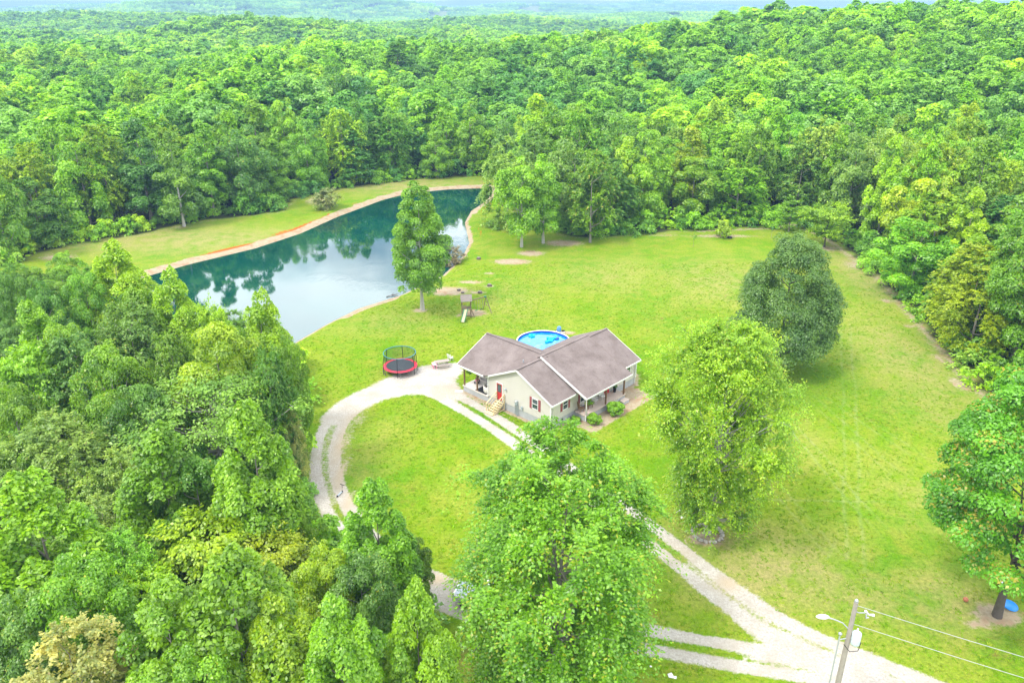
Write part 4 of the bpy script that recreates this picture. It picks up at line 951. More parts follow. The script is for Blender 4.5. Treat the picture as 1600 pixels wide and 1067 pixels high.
# foundation
fb_ = MB().slab([(0.04, 0.04, -.3), (15.86, 0.04, -.3), (15.86, 9.56, -.3), (0.04, 9.56, -.3)], (0, 0, 1.22))
fb_.slab([(2.64, 9.57, -.3), (8.86, 9.57, -.3), (8.86, 13.86, -.3), (2.64, 13.86, -.3)], (0, 0, 1.22)); fb_.build('foundation', BLK, house)
w = MB().slab([(0, 0, .9), (0, 9.6, .9), (0, 9.6, 3.38), (0, RQ, 5.72), (0, 0, 3.38)], (15.9, 0, 0)); w.build('wall', SID, house)
WZ, WP = 6.15, 4.45
w = MB().slab([(2.6, 13.9, .9), (2.6, 13.9, 3.6), (2.6, 4.9, 3.6), (2.6, 4.9, .9)], (.15, 0, 0))
w.slab([(8.75, 13.9, .9), (8.75, 13.9, 3.6), (8.75, 4.9, 3.6), (8.75, 4.9, .9)], (.15, 0, 0))
w.slab([(2.75, 13.9, .9), (8.75, 13.9, .9), (8.75, 13.9, 3.9), (WP, 13.9, 5.95), (2.75, 13.9, 5.0)], (0, -.15, 0))
w.build('wing_wall', SID, house)
gb = MB().slab([(-.1, 13.9, 3.72), (2.6, 13.9, 3.72), (2.6, 13.9, 5.1)], (0, -.12, 0)).build('porch_gable', SID, house)
# corner boards and downspouts
for (p, q, z0, z1) in ((-.03, -.03, .9, 3.35), (-.03, 9.63, .9, 3.4), (15.93, -.03, .9, 3.35)):
    MB().box((p, q, (z0 + z1) / 2), (.12, .12, z1 - z0)).build('corner_board', WHT, house)
MB().tube([(.25, -.14, .1), (.25, -.14, 3.2), (.25, -.36, 3.32)], .05, 6).build('downspout', WHT, house)
MB().tube([(15.7, -.14, .1), (15.7, -.14, 3.15), (15.7, -.36, 3.3)], .05, 6).build('downspout', WHT, house)
MB().tube([(3.95, -1.8, .2), (3.95, -1.8, 3.12)], .05, 6).build('downspout', WHT, house)
# roofs, thickness .14
T = (0, 0, -.14)
E0, E1 = -.48, 10.18
def mz(q): return RZ - 0.485 * abs(q - RQ)
rf = MB().slab([(-.35, RQ, RZ), (-.35, E0, mz(E0)), (16.2, E0, mz(E0)), (16.2, RQ, RZ)], T); rf.build('roof', SHG, house)
def wz_(p): return WZ - 0.485 * abs(p - WP)
qv = lambda p: RQ + (RZ - wz_(p)) / .485           # valley line of wing and main slopes
rf = MB().slab([(-.35, RQ, RZ), (WP, RQ, RZ), (-.35, qv(-.35), mz(qv(-.35)))], T); rf.slab([(WP, RQ, RZ), (16.2, RQ, RZ), (16.2, E1, mz(E1)), (9.6, E1, mz(E1)), (9.3, qv(9.3), mz(qv(9.3)))], T); rf.build('roof', SHG, house)
rf = MB().slab([(WP, RQ - .45, WZ), (WP, 14.3, WZ), (-.62, 14.3, wz_(-.62)), (-.62, 9.72, wz_(-.62)), (-.35, qv(-.35), wz_(-.35))], T)
rf.slab([(WP, RQ - .45, WZ), (9.3, qv(9.3), wz_(9.3)), (9.3, 14.3, wz_(9.3)), (WP, 14.3, WZ)], T); rf.build('roof', SHG, house)
# raised porch roof
PZ = 6.18
def pz(q): return PZ - (PZ - 3.22) / (RQ + 1.95) * (RQ - q)
rf = MB().slab([(3.75, RQ + .05, pz(RQ + .05)), (3.75, -1.95, 3.22), (12.35, -1.95, 3.22), (12.35, RQ + .05, pz(RQ + .05))], (0, 0, -.13))
rf.slab([(3.75, RQ + .05, pz(RQ + .05)), (12.35, RQ + .05, pz(RQ + .05)), (12.35, RQ + .55, PZ - .24), (3.75, RQ + .55, PZ - .24)], (0, 0, -.10)); rf.build('porch_roof', SHG, house)
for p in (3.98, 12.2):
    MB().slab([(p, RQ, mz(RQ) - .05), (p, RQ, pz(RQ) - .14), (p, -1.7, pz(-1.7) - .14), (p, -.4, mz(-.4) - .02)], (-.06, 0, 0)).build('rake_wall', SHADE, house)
# fascias, rakes and ridge caps
def fascia(a, b, h=.2, t=.05): MB().bar(a, b, t, h).build('fascia', WHT, house)
z_ = mz(E0) - .11
fascia((-.40, E0 - .03, z_), (3.7, E0 - .03, z_)); fascia((12.4, E0 - .03, z_), (16.25, E0 - .03, z_))
fascia((3.72, -1.98, 3.11), (12.4, -1.98, 3.11), .18)
for p in (-.38, 16.23):
    fascia((p, E0, z_), (p, RQ, RZ - .11)); fascia((p, RQ, RZ - .11), (p, 9.75 if p < 0 else E1, mz(9.75 if p < 0 else E1) - .11))
fascia((-.66, 9.8, wz_(-.62) - .12), (-.66, 14.33, wz_(-.62) - .12)); fascia((-.66, 14.33, wz_(-.62) - .12), (WP, 14.33, WZ - .12)); fascia((WP, 14.33, WZ - .12), (9.3, 14.33, wz_(9.3) - .12))
fascia((3.71, -1.95, 3.13), (3.71, RQ, PZ - .08), .22, .07); MB().bar((12.37, -1.95, 3.14), (12.37, RQ, PZ - .07), .04, .14).build('rake_edge', SHADE, house)
MB().bar((-.36, RQ, RZ + .03), (3.7, RQ, RZ + .03), .28, .05).build('ridge_cap', SHG, house)
MB().bar((3.76, RQ + .05, PZ + .03), (12.33, RQ + .05, PZ + .03), .28, .05).build('ridge_cap', SHG, house)
MB().bar((12.45, RQ, RZ + .03), (16.2, RQ, RZ + .03), .28, .05).build('ridge_cap', SHG, house)
MB().bar((WP, 5.4, WZ + .03), (WP, 14.3, WZ + .03), .28, .05).build('ridge_cap', SHG, house)
MB().tube([(2.6, 6.5, 5.3), (2.6, 6.5, 5.65)], .06, 8).build('vent_pipe', METG, house)
# windows on the gable wall (normal -x) and the long wall (normal -y)
def window(c, axis, w=.9, h=1.3, shut=True, pane_h=None):
    def put(mb, off, dpt, ww, hh, dz=0.0, side=0.0):
        if axis == 'x': mb.box((c[0] - off, c[1] + side, c[2] + dz), (dpt, ww, hh))
        else: mb.box((c[0] + side, c[1] - off, c[2] + dz), (ww, dpt, hh))
        return mb
    f = MB(); t = .07
    for s_ in (-1, 1): put(f, .03, .06, t, h, 0, s_ * (w / 2 - t / 2)); put(f, .03, .06, w - 2 * t, t, s_ * (h / 2 - t / 2))
    put(f, .035, .07, w - 2 * t, .05)
    fo = f.build('window', WHT, house)
    for s_ in (-1, 1): put(MB(), .015, .02, w - 2 * t, h / 2 - t - .025, s_ * (h / 4 - .02)).build('pane', GLASS, fo)
    if shut:
        for s_ in (-1, 1): put(MB(), .025, .04, .32, h + .1, 0, s_ * (w / 2 + .2)).build('shutter', SHUT, house)
window((0, 2.28, 2.45), 'x'); window((2.45, 0, 2.35), 'y'); window((5.55, 0, 2.15), 'y', .9, 1.3)
window((14.3, 0, 2.4), 'y', .9, 1.2, False)
# doors
dr = MB().box((-.03, 7.78, 1.03 + 1.04), (.06, .86, 2.06)).build('door', REDD, house)
MB().box((-.07, 7.78, 2.5), (.03, .6, .95)).build('glass', GLASS, dr)
df_ = MB(); df_.box((-.04, 7.3, 2.1), (.08, .1, 2.2)); df_.box((-.04, 8.26, 2.1), (.08, .1, 2.2)); df_.box((-.04, 7.78, 3.17), (.08, .86, .1)); df_.build('door_frame', WHT, house)
dr = MB().box((10.1, -.03, 1.85), (.9, .06, 2.05)).build('door', REDD, house); MB().tube([(9.8, -.07, 1.8), (9.8, -.13, 1.8)], .03, 6).build('handle', METG, dr)
MB().lathe([(.0, .0), (.11, .03), (.13, .14), (.07, .22), (.0, .24)], 10, (-.14, 6.72, 2.62)).build('wall_lamp', METG, house)
# meter box and conduits on the gable wall
u = MB().box((-.14, 5.0, 1.65), (.2, .3, .5)).build('meter_box', METG, house)
mt_ = MB().lathe([(.0, .0), (.1, .0), (.1, .12), (.0, .14)], 12, (-.24, 5.0, 1.8)); mt_.build('meter', WHT, u)
for q, z0, z1 in ((5.25, .1, 1.9), (4.8, 0, 1.4), (5.0, 0, 1.4)): MB().tube([(-.1, q, z0), (-.1, q, z1)], .045, 6).build('conduit', METG, house)
MB().box((-.1, 4.2, 1.25), (.15, .25, .35)).build('junction_box', METG, house)
MB().box((-.02, 1.0, .62), (.05, .4, .18)).build('vent', BLACK, house); MB().box((1.9, -.01, .60), (.4, .05, .18)).build('vent', BLACK, house)
# porches
pf = MB().slab([(4.2, -1.62, -.3), (11.6, -1.62, -.3), (11.6, .03, -.3), (4.2, .03, -.3)], (0, 0, .98)); pf.build('porch_base', BLK, house)
MB().slab([(4.12, -1.70, .68), (11.68, -1.70, .68), (11.68, -.02, .68), (4.12, -.02, .68)], (0, 0, .12)).build('porch_floor', CONC, house)
pf = MB().slab([(0, 9.62, -.3), (2.62, 9.62, -.3), (2.62, 13.9, -.3), (0, 13.9, -.3)], (0, 0, .98)); pf.build('porch_base', BLK, house)
MB().slab([(-.08, 9.62, .68), (2.58, 9.62, .68), (2.58, 13.98, .68), (-.08, 13.98, .68)], (0, 0, .13)).build('porch_floor', CONCL, house)
for p, q, zt in ((.08, 13.8, 3.55), (.08, 11.6, 3.55), (2.3, 13.8, 4.6)): MB().box((p, q, (.81 + zt) / 2), (.15, .15, zt - .81)).build('porch_post', WOODB, house)
for p in (4.3, 7.9, 11.4): MB().box((p, -1.55, (.8 + 3.05) / 2), (.16, .16, 2.25)).build('porch_post', WOODB, house)
MB().bar((-.0, 9.62, 3.47), (-.0, 13.9, 3.47), .12, .2).build('porch_beam', WHT, house); MB().bar((4.0, -1.55, 3.02), (12.1, -1.55, 3.02), .12, .16).build('porch_beam', WHT, house)
# wooden steps to the side door
st_ = thing('wooden_stairs', 'new yellow lumber steps with handrails up to the red side door', 'stairs', house_pt(0, 0), HTH)
NS = 6
for i in range(NS):
    x = -.42 - i * .27; z = .98 - i * .165
    MB().box((x, 7.55, z), (.27, 1.12, .045)).build('tread', WOODN, st_)
for q in (6.95, 7.55, 8.15): MB().bar((-.12, q, .93), (-1.9, q, -.1), .05, .24).build('stringer', WOODN, st_)
for q in (6.95, 8.15):
    MB().box((-.12, q, .98), (.09, .09, 2.1)).build('rail_post', WOODN, st_); MB().box((-1.85, q, .5), (.09, .09, 1.15)).build('rail_post', WOODN, st_)
    MB().bar((-.1, q, 2.03), (-1.88, q, 1.06), .1, .06).build('handrail', WOODN, st_); MB().bar((-.1, q, 1.5), (-1.88, q, .55), .04, .09).build('handrail', WOODN, st_)
MB().box((-2.0, 7.55, .10), (.36, 1.25, .05)).build('tread', WOODN, st_)
MB().bar((-.1, 6.9, .15), (-1.9, 6.9, .10), .05, .12).build('brace', WOODN, st_)
# concrete step by the front porch
cs = thing('concrete_step', 'low tan concrete step at the far end of the front porch', 'step', house_pt(10.9, -2.05), HTH)
MB().box((0, 0, .17), (1.1, .6, .36)).build('riser', BLK, cs); MB().box((0, 0, .37), (1.16, .66, .05)).build('tread', CONC, cs)

# ------------------------------------------------------------------ things on and around the porches
FERN = make_tree('fern', 41, .7, .46, .0, 'dome', 'weep', 14, 700, 0.14, .3, limbs=0, twigs=6, mat=LEAF)
def fern(name, loc, label, hang):
    e = thing(name, label, 'hanging plant', loc, 0)
    f = link('fronds', FERN[0], e, (0, 0, -.35)); f.color = PAL['bright'] + (1,)
    MB().lathe([(.0, -.42), (.13, -.4), (.18, -.2), (.0, -.2)], 12).build('pot', BLACK, e)
    MB().tube([(0, 0, -.2), (0, 0, hang)], .012, 4).build('hook', BLACK, e)
fern('hanging_fern', house_pt(.45, 13.2, 2.75), 'green hanging fern under the left porch roof between the posts', .75)
fern('hanging_fern', house_pt(5.0, -1.35, 2.15), 'green hanging fern above the front porch beside the nearest post', .85)
hot = thing('porch_tub', 'round cream coloured tub on the left porch against the beige wall', 'tub', house_pt(.95, 10.4, .81), HTH)
TUBC = simple('tub_shell', (.66, .63, .57), .5, .1, 4)
MB().lathe([(.0, .0), (.68, .0), (.74, .1), (.76, .75), (.70, .80), (.60, .76), (.58, .3), (.0, .28)], 28).build('shell', TUBC, hot); MB().lathe([(.0, .0), (.57, .0)], 24, (0, 0, .5)).build('lining', WOODG, hot)
tag(MB().slab([(-.7, -.9, 0), (.75, -.9, 0), (.75, .95, 0), (-.7, .95, 0)], (0, 0, .015)).build('mat', BLACK, None, house_pt(.72, 11.0, .815)), 'dark mat under the round tub on the left porch', 'mat'); bpy.data.objects['mat'].rotation_euler = (0, 0, HTH)
PINK = simple('pink_plastic', (.80, .22, .36), .45, .1, 5); PINKL = simple('pale_pink_plastic', (.85, .50, .58), .45, .1, 5)
ro = thing('ride_on_toy', 'small pink and dark ride-on toy beside the left porch', 'toy car', house_pt(1.6, 13.2, .81), HTH + .6)
MB().blob((0, 0, .38), (.45, .26, .2), 3, .1).build('body', PINK, ro); MB().blob((-.1, 0, .55), (.2, .2, .18), 5, .1).build('seat', BLACK, ro)
for a, b in ((-.28, -.24), (.28, -.24), (-.28, .24), (.28, .24)): MB().tube([(a, b - .04, .13), (a, b + .04, .13)], .13, 10).build('wheel', BLACK, ro)
WICK = simple('brown_wicker', (.25, .15, .09), .8, .3, 14)
def chair(name, label, loc, rz, mat, h=.95):
    e = thing(name, label, 'chair', loc, rz)
    MB().box((0, 0, .42), (.55, .52, .07)).build('seat', mat, e); MB().slab([(-.27, .24, .42), (.27, .24, .42), (.27, .36, h), (-.27, .36, h)], (0, .05, 0)).build('backrest', mat, e)
    for a in (-.24, .24):
        MB().box((a * 1.1, 0, .62), (.06, .5, .04)).build('armrest', mat, e)
        for b in (-.22, .22): MB().box((a, b, .2), (.05, .05, .4)).build('leg', mat, e)
    return e
chair('wicker_chair', 'brown high-backed wicker chair at the near end of the front porch', house_pt(4.6, -.55, .8), HTH + 1.2, WICK, 1.25)
chair('porch_chair', 'white chair on the front porch left of the middle post', house_pt(7.3, -.5, .8), HTH + .2, WHT); chair('porch_chair', 'white chair on the front porch behind the middle post', house_pt(8.6, -.5, .8), HTH - .2, WHT)
tb_ = thing('porch_table', 'small dark low table on the front porch under the hanging fern', 'table', house_pt(5.9, -.7, .8), HTH)
MB().box((0, 0, .45), (.9, .55, .05)).build('tabletop', WOODB, tb_)
for a in (-.38, .38):
    for b in (-.22, .22): MB().box((a, b, .21), (.05, .05, .43)).build('leg', WOODB, tb_)
pl_pot = thing('planter', 'tall black planter with a small plant at the far end of the front porch', 'planter', house_pt(11.1, -.45, .8), HTH)
MB().lathe([(.0, .0), (.15, .0), (.22, .62), (.25, .66), (.18, .66), (.0, .6)], 14).build('pot', BLACK, pl_pot)
f = link('plant', FERN[0], pl_pot, (0, 0, .5)); f.scale = (.55, .55, .8); f.color = PAL['mid'] + (1,)
SHR = make_tree('shrub', 42, 1.5, .95, .05, 'oval', 'clump', 60, 7000, 0.13, .24, limbs=4, limb_r=.05, jag=.04, inner=.1)
def shrub(p, q, s, lab): e = plant('boxwood_shrub', None, *house_pt(p, q)[:2], 1.5 * s, 1.0 * s, 'bright', lab, cat='shrub', pair=SHR, z=.05, trunkname='stem'); return e
shrub(4.55, -2.6, .85, 'smaller round clipped green shrub by the near corner of the front porch'); shrub(8.0, -2.95, 1.08, 'larger round clipped green shrub in front of the middle porch post')
e = plant('foundation_plant', None, *house_pt(3.3, -.8)[:2], .7, .6, 'mid', 'low green plant in the corner where the porch meets the house', cat='plant', pair=SHR, z=.02, trunkname='stem')
tag(MB().slab([(-.5, -.25, 0), (.5, -.25, 0), (.5, .25, 0), (-.5, .25, 0)], (0, 0, .06)).build('stepping_stone', CONCL, None, house_pt(-.5, 14.2, .0)), 'flat pale paving slab on the ground at the outer corner of the left porch', 'paving slab')

# ------------------------------------------------------------------ pool
pc = house_pt(15.9, 15.0); pool = thing('swimming_pool', 'round above-ground swimming pool with white rim, blue liner and bright water', 'pool', pc)
POOLW = simple('pool_wall', (.70, .74, .78), .4, .06, 2); LINER = simple('pool_liner', (.008, .045, .42), .4, .15, 3)
MB().lathe([(3.66, 0), (3.66, 1.27)], 48).build('wall', POOLW, pool)
MB().lathe([(3.58, 1.26), (3.70, 1.28), (3.71, 1.33), (3.56, 1.34), (3.55, 1.27)], 48).build('rim', WHT, pool); MB().lathe([(3.6, 1.26), (3.6, .02), (0, .01)], 48).build('liner', LINER, pool)
m, N, L = newmat('pool_water'); geo = N.new('ShaderNodeNewGeometry').outputs['Position']
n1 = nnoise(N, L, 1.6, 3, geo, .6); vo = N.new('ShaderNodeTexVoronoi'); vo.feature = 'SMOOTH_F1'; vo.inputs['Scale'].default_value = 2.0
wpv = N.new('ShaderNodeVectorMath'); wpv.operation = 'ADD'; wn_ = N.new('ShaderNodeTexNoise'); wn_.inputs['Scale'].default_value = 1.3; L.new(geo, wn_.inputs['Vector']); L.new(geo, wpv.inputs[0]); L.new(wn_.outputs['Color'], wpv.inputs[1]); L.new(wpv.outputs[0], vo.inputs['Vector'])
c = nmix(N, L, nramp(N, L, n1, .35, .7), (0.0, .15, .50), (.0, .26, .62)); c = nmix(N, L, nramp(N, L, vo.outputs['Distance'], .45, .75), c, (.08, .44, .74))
finish(N, L, c, .08, n1, .3, .05, .6)
MB().lathe([(0, 0), (3.59, 0)], 48, (0, 0, 1.02)).build('water', m, pool)
AQUA = simple('aqua_vinyl', (.0, .55, .62), .4, .1, 5)
for i in range(10):
    a = i * math.pi / 5; MB().box((3.72 * math.cos(a), 3.72 * math.sin(a), .64), (.1, .1, 1.28), a).build('upright', WHT, pool)
rg = thing('swim_ring', 'turquoise inflatable ring floating at the back left of the pool', 'swim ring', (pc.x - 1.55, pc.y + 2.3, 1.05))
MB().tube([(.36 * math.cos(t * math.pi / 8), .36 * math.sin(t * math.pi / 8), .08) for t in range(16)], .12, 8, True).build('tube', AQUA, rg)
fl = thing('pool_float', 'crumpled turquoise inflatable float at the right side of the pool', 'pool float', (pc.x + 1.1, pc.y + .9, 1.03), .9)
for i, (a, b, r) in enumerate(((-.9, .1, .26), (-.35, -.05, .36), (.25, .15, .34), (.8, -.1, .24))): MB().blob((a, b, .1), (r * 1.3, r, .16), i, .5).build('chamber', AQUA, fl)
MB().blob((.2, .62, .1), (.2, .35, .12), 9, .4).build('chamber', AQUA, fl)
DB = simple('dark_blue_plastic', (.02, .09, .38), .4, .1, 4)
tag(MB().lathe([(0, 0), (.26, 0), (.3, .1), (.2, .2), (0, .22)], 16).build('pool_skimmer', DB, None, (pc.x + 1.9, pc.y + 1.3, 1.02)), 'dark blue round floating dispenser near the pool right rim', 'floating dispenser')
pu = at(873.5, 519); pm = thing('pool_pump', 'blue pool pump and filter standing on the lawn behind the pool', 'pump', (pu.x, pu.y, 0))
BLUP = simple('blue_plastic', (.10, .25, .60), .4, .1, 4)
MB().lathe([(0, .0), (.28, .0), (.3, .1), (.3, .6), (.2, .78), (0, .82)], 16, (0, 0, .1)).build('filter_tank', BLUP, pm); MB().tube([(.35, 0, .2), (.8, 0, .2)], .14, 10).build('motor', BLACK, pm); MB().box((.2, 0, .05), (1.3, .6, .1)).build('base', CONCL, pm)
MB().tube([(-.2, 0, .5), (-.6, -.5, .3), (-1.0, -1.3, .6)], .04, 6).build('hose', DB, pm)

# ------------------------------------------------------------------ trampoline
tp_ = at(626, 580); tr = thing('trampoline', 'round trampoline with red pad, black mat and dark safety net on the gravel', 'trampoline', (tp_.x, tp_.y, 0), .2)
REDP = simple('red_pad', (.78, .035, .07), .5, .12, 3); MAT_ = simple('black_mat', (.065, .07, .08), .7, .2, 2); TEAL = simple('teal_sleeve', (.04, .22, .30), .6, .2, 5); STEEL = simple('steel_frame', (.30, .32, .33), .4, .15, 8, .5, .6)
nm, N, L = newmat('net'); tb2 = N.new('ShaderNodeBsdfTransparent'); db2 = N.new('ShaderNodeBsdfDiffuse'); db2.inputs['Color'].default_value = (.02, .05, .05, 1)
mm = N.new('ShaderNodeMixShader'); mm.inputs[0].default_value = .36; o = N.new('ShaderNodeOutputMaterial'); L.new(tb2.outputs[0], mm.inputs[1]); L.new(db2.outputs[0], mm.inputs[2]); L.new(mm.outputs[0], o.inputs['Surface'])
MB().lathe([(0, 0), (1.80, 0)], 40, (0, 0, .86)).build('mat', MAT_, tr)
MB().lathe([(1.78, .87), (2.14, .88), (2.18, .80), (2.14, .78)], 40).build('pad', REDP, tr); MB().tube([(2.12 * math.cos(t * math.pi / 20), 2.12 * math.sin(t * math.pi / 20), .76) for t in range(40)], .035, 6, True).build('frame', STEEL, tr)
MB().lathe([(1.95, .88), (2.02, 2.62)], 40).build('net', nm, tr)
MB().tube([(2.03 * math.cos(t * math.pi / 20), 2.03 * math.sin(t * math.pi / 20), 2.63) for t in range(40)], .045, 6, True).build('top_ring', TEAL, tr)
for i in range(6):
    a = i * math.pi / 3 + .3; c_, s_ = math.cos(a), math.sin(a)
    MB().tube([(2.24 * c_, 2.24 * s_, .1), (2.24 * c_, 2.24 * s_, 1.6), (2.05 * c_, 2.05 * s_, 2.66)], .045, 6).build('net_pole', BLACK, tr)
for i in range(4):
    a = i * math.pi / 2 + .2; c_, s_ = math.cos(a), math.sin(a); t_ = Vector((-s_, c_, 0)) * .6; b_ = Vector((2.12 * c_, 2.12 * s_, 0))
    MB().tube([b_ - t_ + Vector((0, 0, .74)), b_ - t_ + Vector((0, 0, .04)), b_ + t_ + Vector((0, 0, .04)), b_ + t_ + Vector((0, 0, .74))], .035, 6).build('leg', STEEL, tr)
la = at(652, 583); lad = thing('trampoline_ladder', 'short grey ladder leaning at the right side of the trampoline', 'ladder', (la.x, la.y, 0), .3)
for s_ in (-.2, .2): MB().tube([(0, s_, 0), (-.35, s_, .9)], .025, 6).build('rail', STEEL, lad)
for k in range(3): MB().tube([(-.09 - .1 * k, -.2, .22 + .25 * k), (-.09 - .1 * k, .2, .22 + .25 * k)], .022, 6).build('rung', STEEL, lad)

# ------------------------------------------------------------------ picnic table and toys by the yard
pt = at(691, 572); pi_ = thing('picnic_table', 'weathered grey wooden picnic table at the edge of the gravel yard', 'picnic table', (pt.x, pt.y, 0), .33)
for k in range(5): MB().box((0, -.32 + k * .16, .74), (1.9, .145, .04)).build('plank', WOODG, pi_)
for s_ in (-.72, .72):
    for k in (-.07, .07): MB().box((0, s_ + k, .44), (1.9, .13, .04)).build('seat_plank', WOODG, pi_)
for x in (-.7, .7):
    MB().bar((x, -.6, .0), (x, .18, .72), .04, .09).build('leg', WOODG, pi_); MB().bar((x + .05, .6, .0), (x + .05, -.18, .72), .04, .09).build('leg', WOODG, pi_); MB().box((x - .05, 0, .4), (.04, 1.6, .09)).build('crossbar', WOODG, pi_)
pk = at(679, 574); k_ = thing('play_table', 'pale pink plastic toy table at the left end of the picnic table', 'toy', (pk.x, pk.y, 0), .3)
MB().box((0, 0, .5), (.55, .9, .1)).build('top', PINKL, k_)
for a in (-.2, .2):
    for b in (-.36, .36): MB().tube([(a, b, 0), (a, b, .46)], .06, 8).build('leg', PINK, k_)
wc = at(704, 563); chair('lawn_chair', 'white plastic lawn chair at the right end of the picnic table', (wc.x, wc.y, 0), 2.3, WHT, 1.0)

# ------------------------------------------------------------------ play set with slide and swings
ps = at(729, 494); ply = thing('play_set', 'wooden play tower with shingled roof, green slide and swing beam on bare sand', 'play set', (ps.x, ps.y, 0), .12)
GRN = simple('green_plastic', (.015, .17, .10), .4, .1, 4); SLD = simple('slide_bed', (.44, .43, .26), .35, .06, 3); PSR = simple('playset_roof', (.22, .19, .17), .9, .3, 6); OLIVE = simple('playset_timber', (.20, .15, .10), .85, .25, 6)
for a in (-.65, .65):
    for b in (-.65, .65): MB().box((a, b, 1.45), (.1, .1, 2.9)).build('post', OLIVE, ply)
for k in range(6): MB().box((-.6 + k * .24, 0, 1.35), (.22, 1.35, .04)).build('deck_board', OLIVE, ply)
rm = MB(); 
for k in range(6):
    for s_ in (-1, 1):
        y0_, y1_ = s_ * (.85 - k * .145), s_ * (.85 - (k + 1) * .145); z0_, z1_ = 2.62 + k * .135, 2.62 + (k + 1) * .135
        MB().slab([(-.85, y0_, z0_), (.85, y0_, z0_), (.85, y1_, z1_ + .02), (-.85, y1_, z1_ + .02)], (0, 0, .025)).build('roof_board', PSR, ply)
for s_ in (-1, 1): MB().slab([(s_ * .8, -.75, 2.6), (s_ * .8, .75, 2.6), (s_ * .8, 0, 3.38)], (s_ * .03, 0, 0)).build('gable', WOODG, ply)
for k in range(5): MB().box((-.64, -.5 + k * .25, 1.7), (.03, .16, .62)).build('railing_board', OLIVE, ply); 
for k in range(2): MB().box((-.42 + .2 * k, -.68, 1.7), (.16, .03, .62)).build('railing_board', OLIVE, ply)
MB().box((.68, -.1, 1.72), (.04, .7, .6)).build('red_panel', simple('red_panel', (.45, .05, .03), .5, .1, 4), ply)
sl_a, sl_b = Vector((-.1, -.7, 1.35)), Vector((-.75, -2.75, .16))
MB().bar(sl_a, sl_b, .5, .05).build('slide', SLD, ply)
sd = (sl_b - sl_a).cross(Vector((0, 0, 1))).normalized() * .27
for s_ in (-1, 1): MB().bar(sl_a + sd * s_ + Vector((0, 0, .07)), sl_b + sd * s_ + Vector((0, 0, .07)), .07, .16).build('slide_side', GRN, ply)
for k in range(4): MB().box((.65 + .12 * (3 - k), -.45, .25 + k * .3), (.08, .6, .05)).build('rung', OLIVE, ply)
for s_ in (-.75, -.15): MB().bar((.68, s_, 1.35), (1.15, s_, 0), .06, .09).build('ladder_rail', OLIVE, ply)
MB().box((0, -.72, .35), (1.4, .05, .12)).build('crossbar', OLIVE, ply); MB().box((.72, 0, .35), (.05, 1.3, .12)).build('crossbar', OLIVE, ply)
sw = Vector((.7, .3, 2.35)); se = Vector((3.1, 1.6, 2.45))
MB().bar(sw, se, .1, .14).build('swing_beam', OLIVE, ply); MB().bar(se - (se - sw).normalized() * .35, se + Vector((.05, .02, 0)), .16, .2).build('bracket', GRN, ply)
dn = Vector((-(se - sw).y, (se - sw).x, 0)).normalized()
for s_ in (-1, 1): MB().bar(se, Vector((se.x, se.y, 0)) + dn * s_ * 1.1 + (se - sw).normalized() * .25, .09, .09).build('swing_leg', OLIVE, ply)
MB().bar(Vector((se.x, se.y, 1.1)) + dn * .62, Vector((se.x, se.y, 1.1)) - dn * .62, .06, .09).build('crossbar', OLIVE, ply)
for f_, mt2 in ((.35, GRN), (.68, BLACK)):
    c0 = sw.lerp(se, f_); u_ = (se - sw).normalized() * .22
    swg = MB().box((c0.x, c0.y, .55), (.45, .2, .04), math.atan2(u_.y, u_.x)).build('swing', mt2, ply)
    for s_ in (-1, 1): MB().tube([c0 + u_ * s_, Vector((c0.x, c0.y, .56)) + u_ * s_], .018, 4).build('chain', STEEL, swg)

# ------------------------------------------------------------------ pole, lamp, wires
px0, py0 = 21.08, 37.19
pole = thing('utility_pole', 'grey wooden utility pole with street lamp and transformer beside the gravel road', 'utility pole', (px0, py0, 0))
POLE = simple('pole_wood', (.34, .30, .26), .9, .25, 3); GALV = simple('galvanised', (.42, .44, .46), .45, .08, 6, .5, .2); TRF = simple('transformer_grey', (.60, .68, .72), .4, .06, 4)
MB().tube([(0, 0, -.5), (0, 0, 4.5), (0, 0, 9.5)], [.19, .165, .13], 12).build('shaft', POLE, pole)
MB().lathe([(0, 0), (.11, 0), (.12, .12), (.05, .22), (0, .24)], 10, (0, 0, 9.5)).build('insulator', GALV, pole)
tf = MB().lathe([(0, 0), (.27, .02), (.29, .08), (.29, .82), (.27, .9), (.12, 1.0), (0, 1.02)], 20, (.42, -.12, 6.25)).build('transformer', TRF, pole)
MB().lathe([(0, 0), (.06, 0), (.07, .1), (.05, .26), (0, .28)], 8, (.42, -.12, 7.24)).build('bushing', WHT, tf); MB().box((.2, -.05, 6.7), (.2, .12, .12)).build('bracket', GALV, tf)
MB().tube([(-.1, 0, 7.35), (-.5, .1, 7.75), (-1.05, .2, 7.95), (-1.45, .28, 8.02)], [.045, .04, .04, .05], 8).build('lamp_arm', GALV, pole)
lh = MB().blob((-1.7, .33, 8.02), (.42, .19, .13), 2, .05, 14, 8).build('lamp_head', WHT, pole)
MB().tube([(.1, 0, 8.75), (.35, .05, 8.6), (.75, .1, 8.55)], .035, 6).build('cutout_arm', GALV, pole); MB().tube([(.75, .1, 8.7), (1.0, .12, 8.4), (1.35, .15, 8.3)], [.08, .05, .1], 8).build('fuse_cutout', WHT, pole)
MB().tube([(.8, .0, 8.55), (.78, -.06, 8.3), (.95, -.06, 8.32)], .05, 6).build('insulator', GALV, pole)
MB().tube([(.72, -.25, 6.5), (.5, -.5, 6.05), (.05, -.4, 5.9), (-.3, -.2, 6.3)], .025, 5).build('service_loop', BLACK, pole)
mast = thing('service_mast', 'slim pale metal conduit mast standing just left of the utility pole', 'mast', (px0 - .62, py0 - .12, 0))
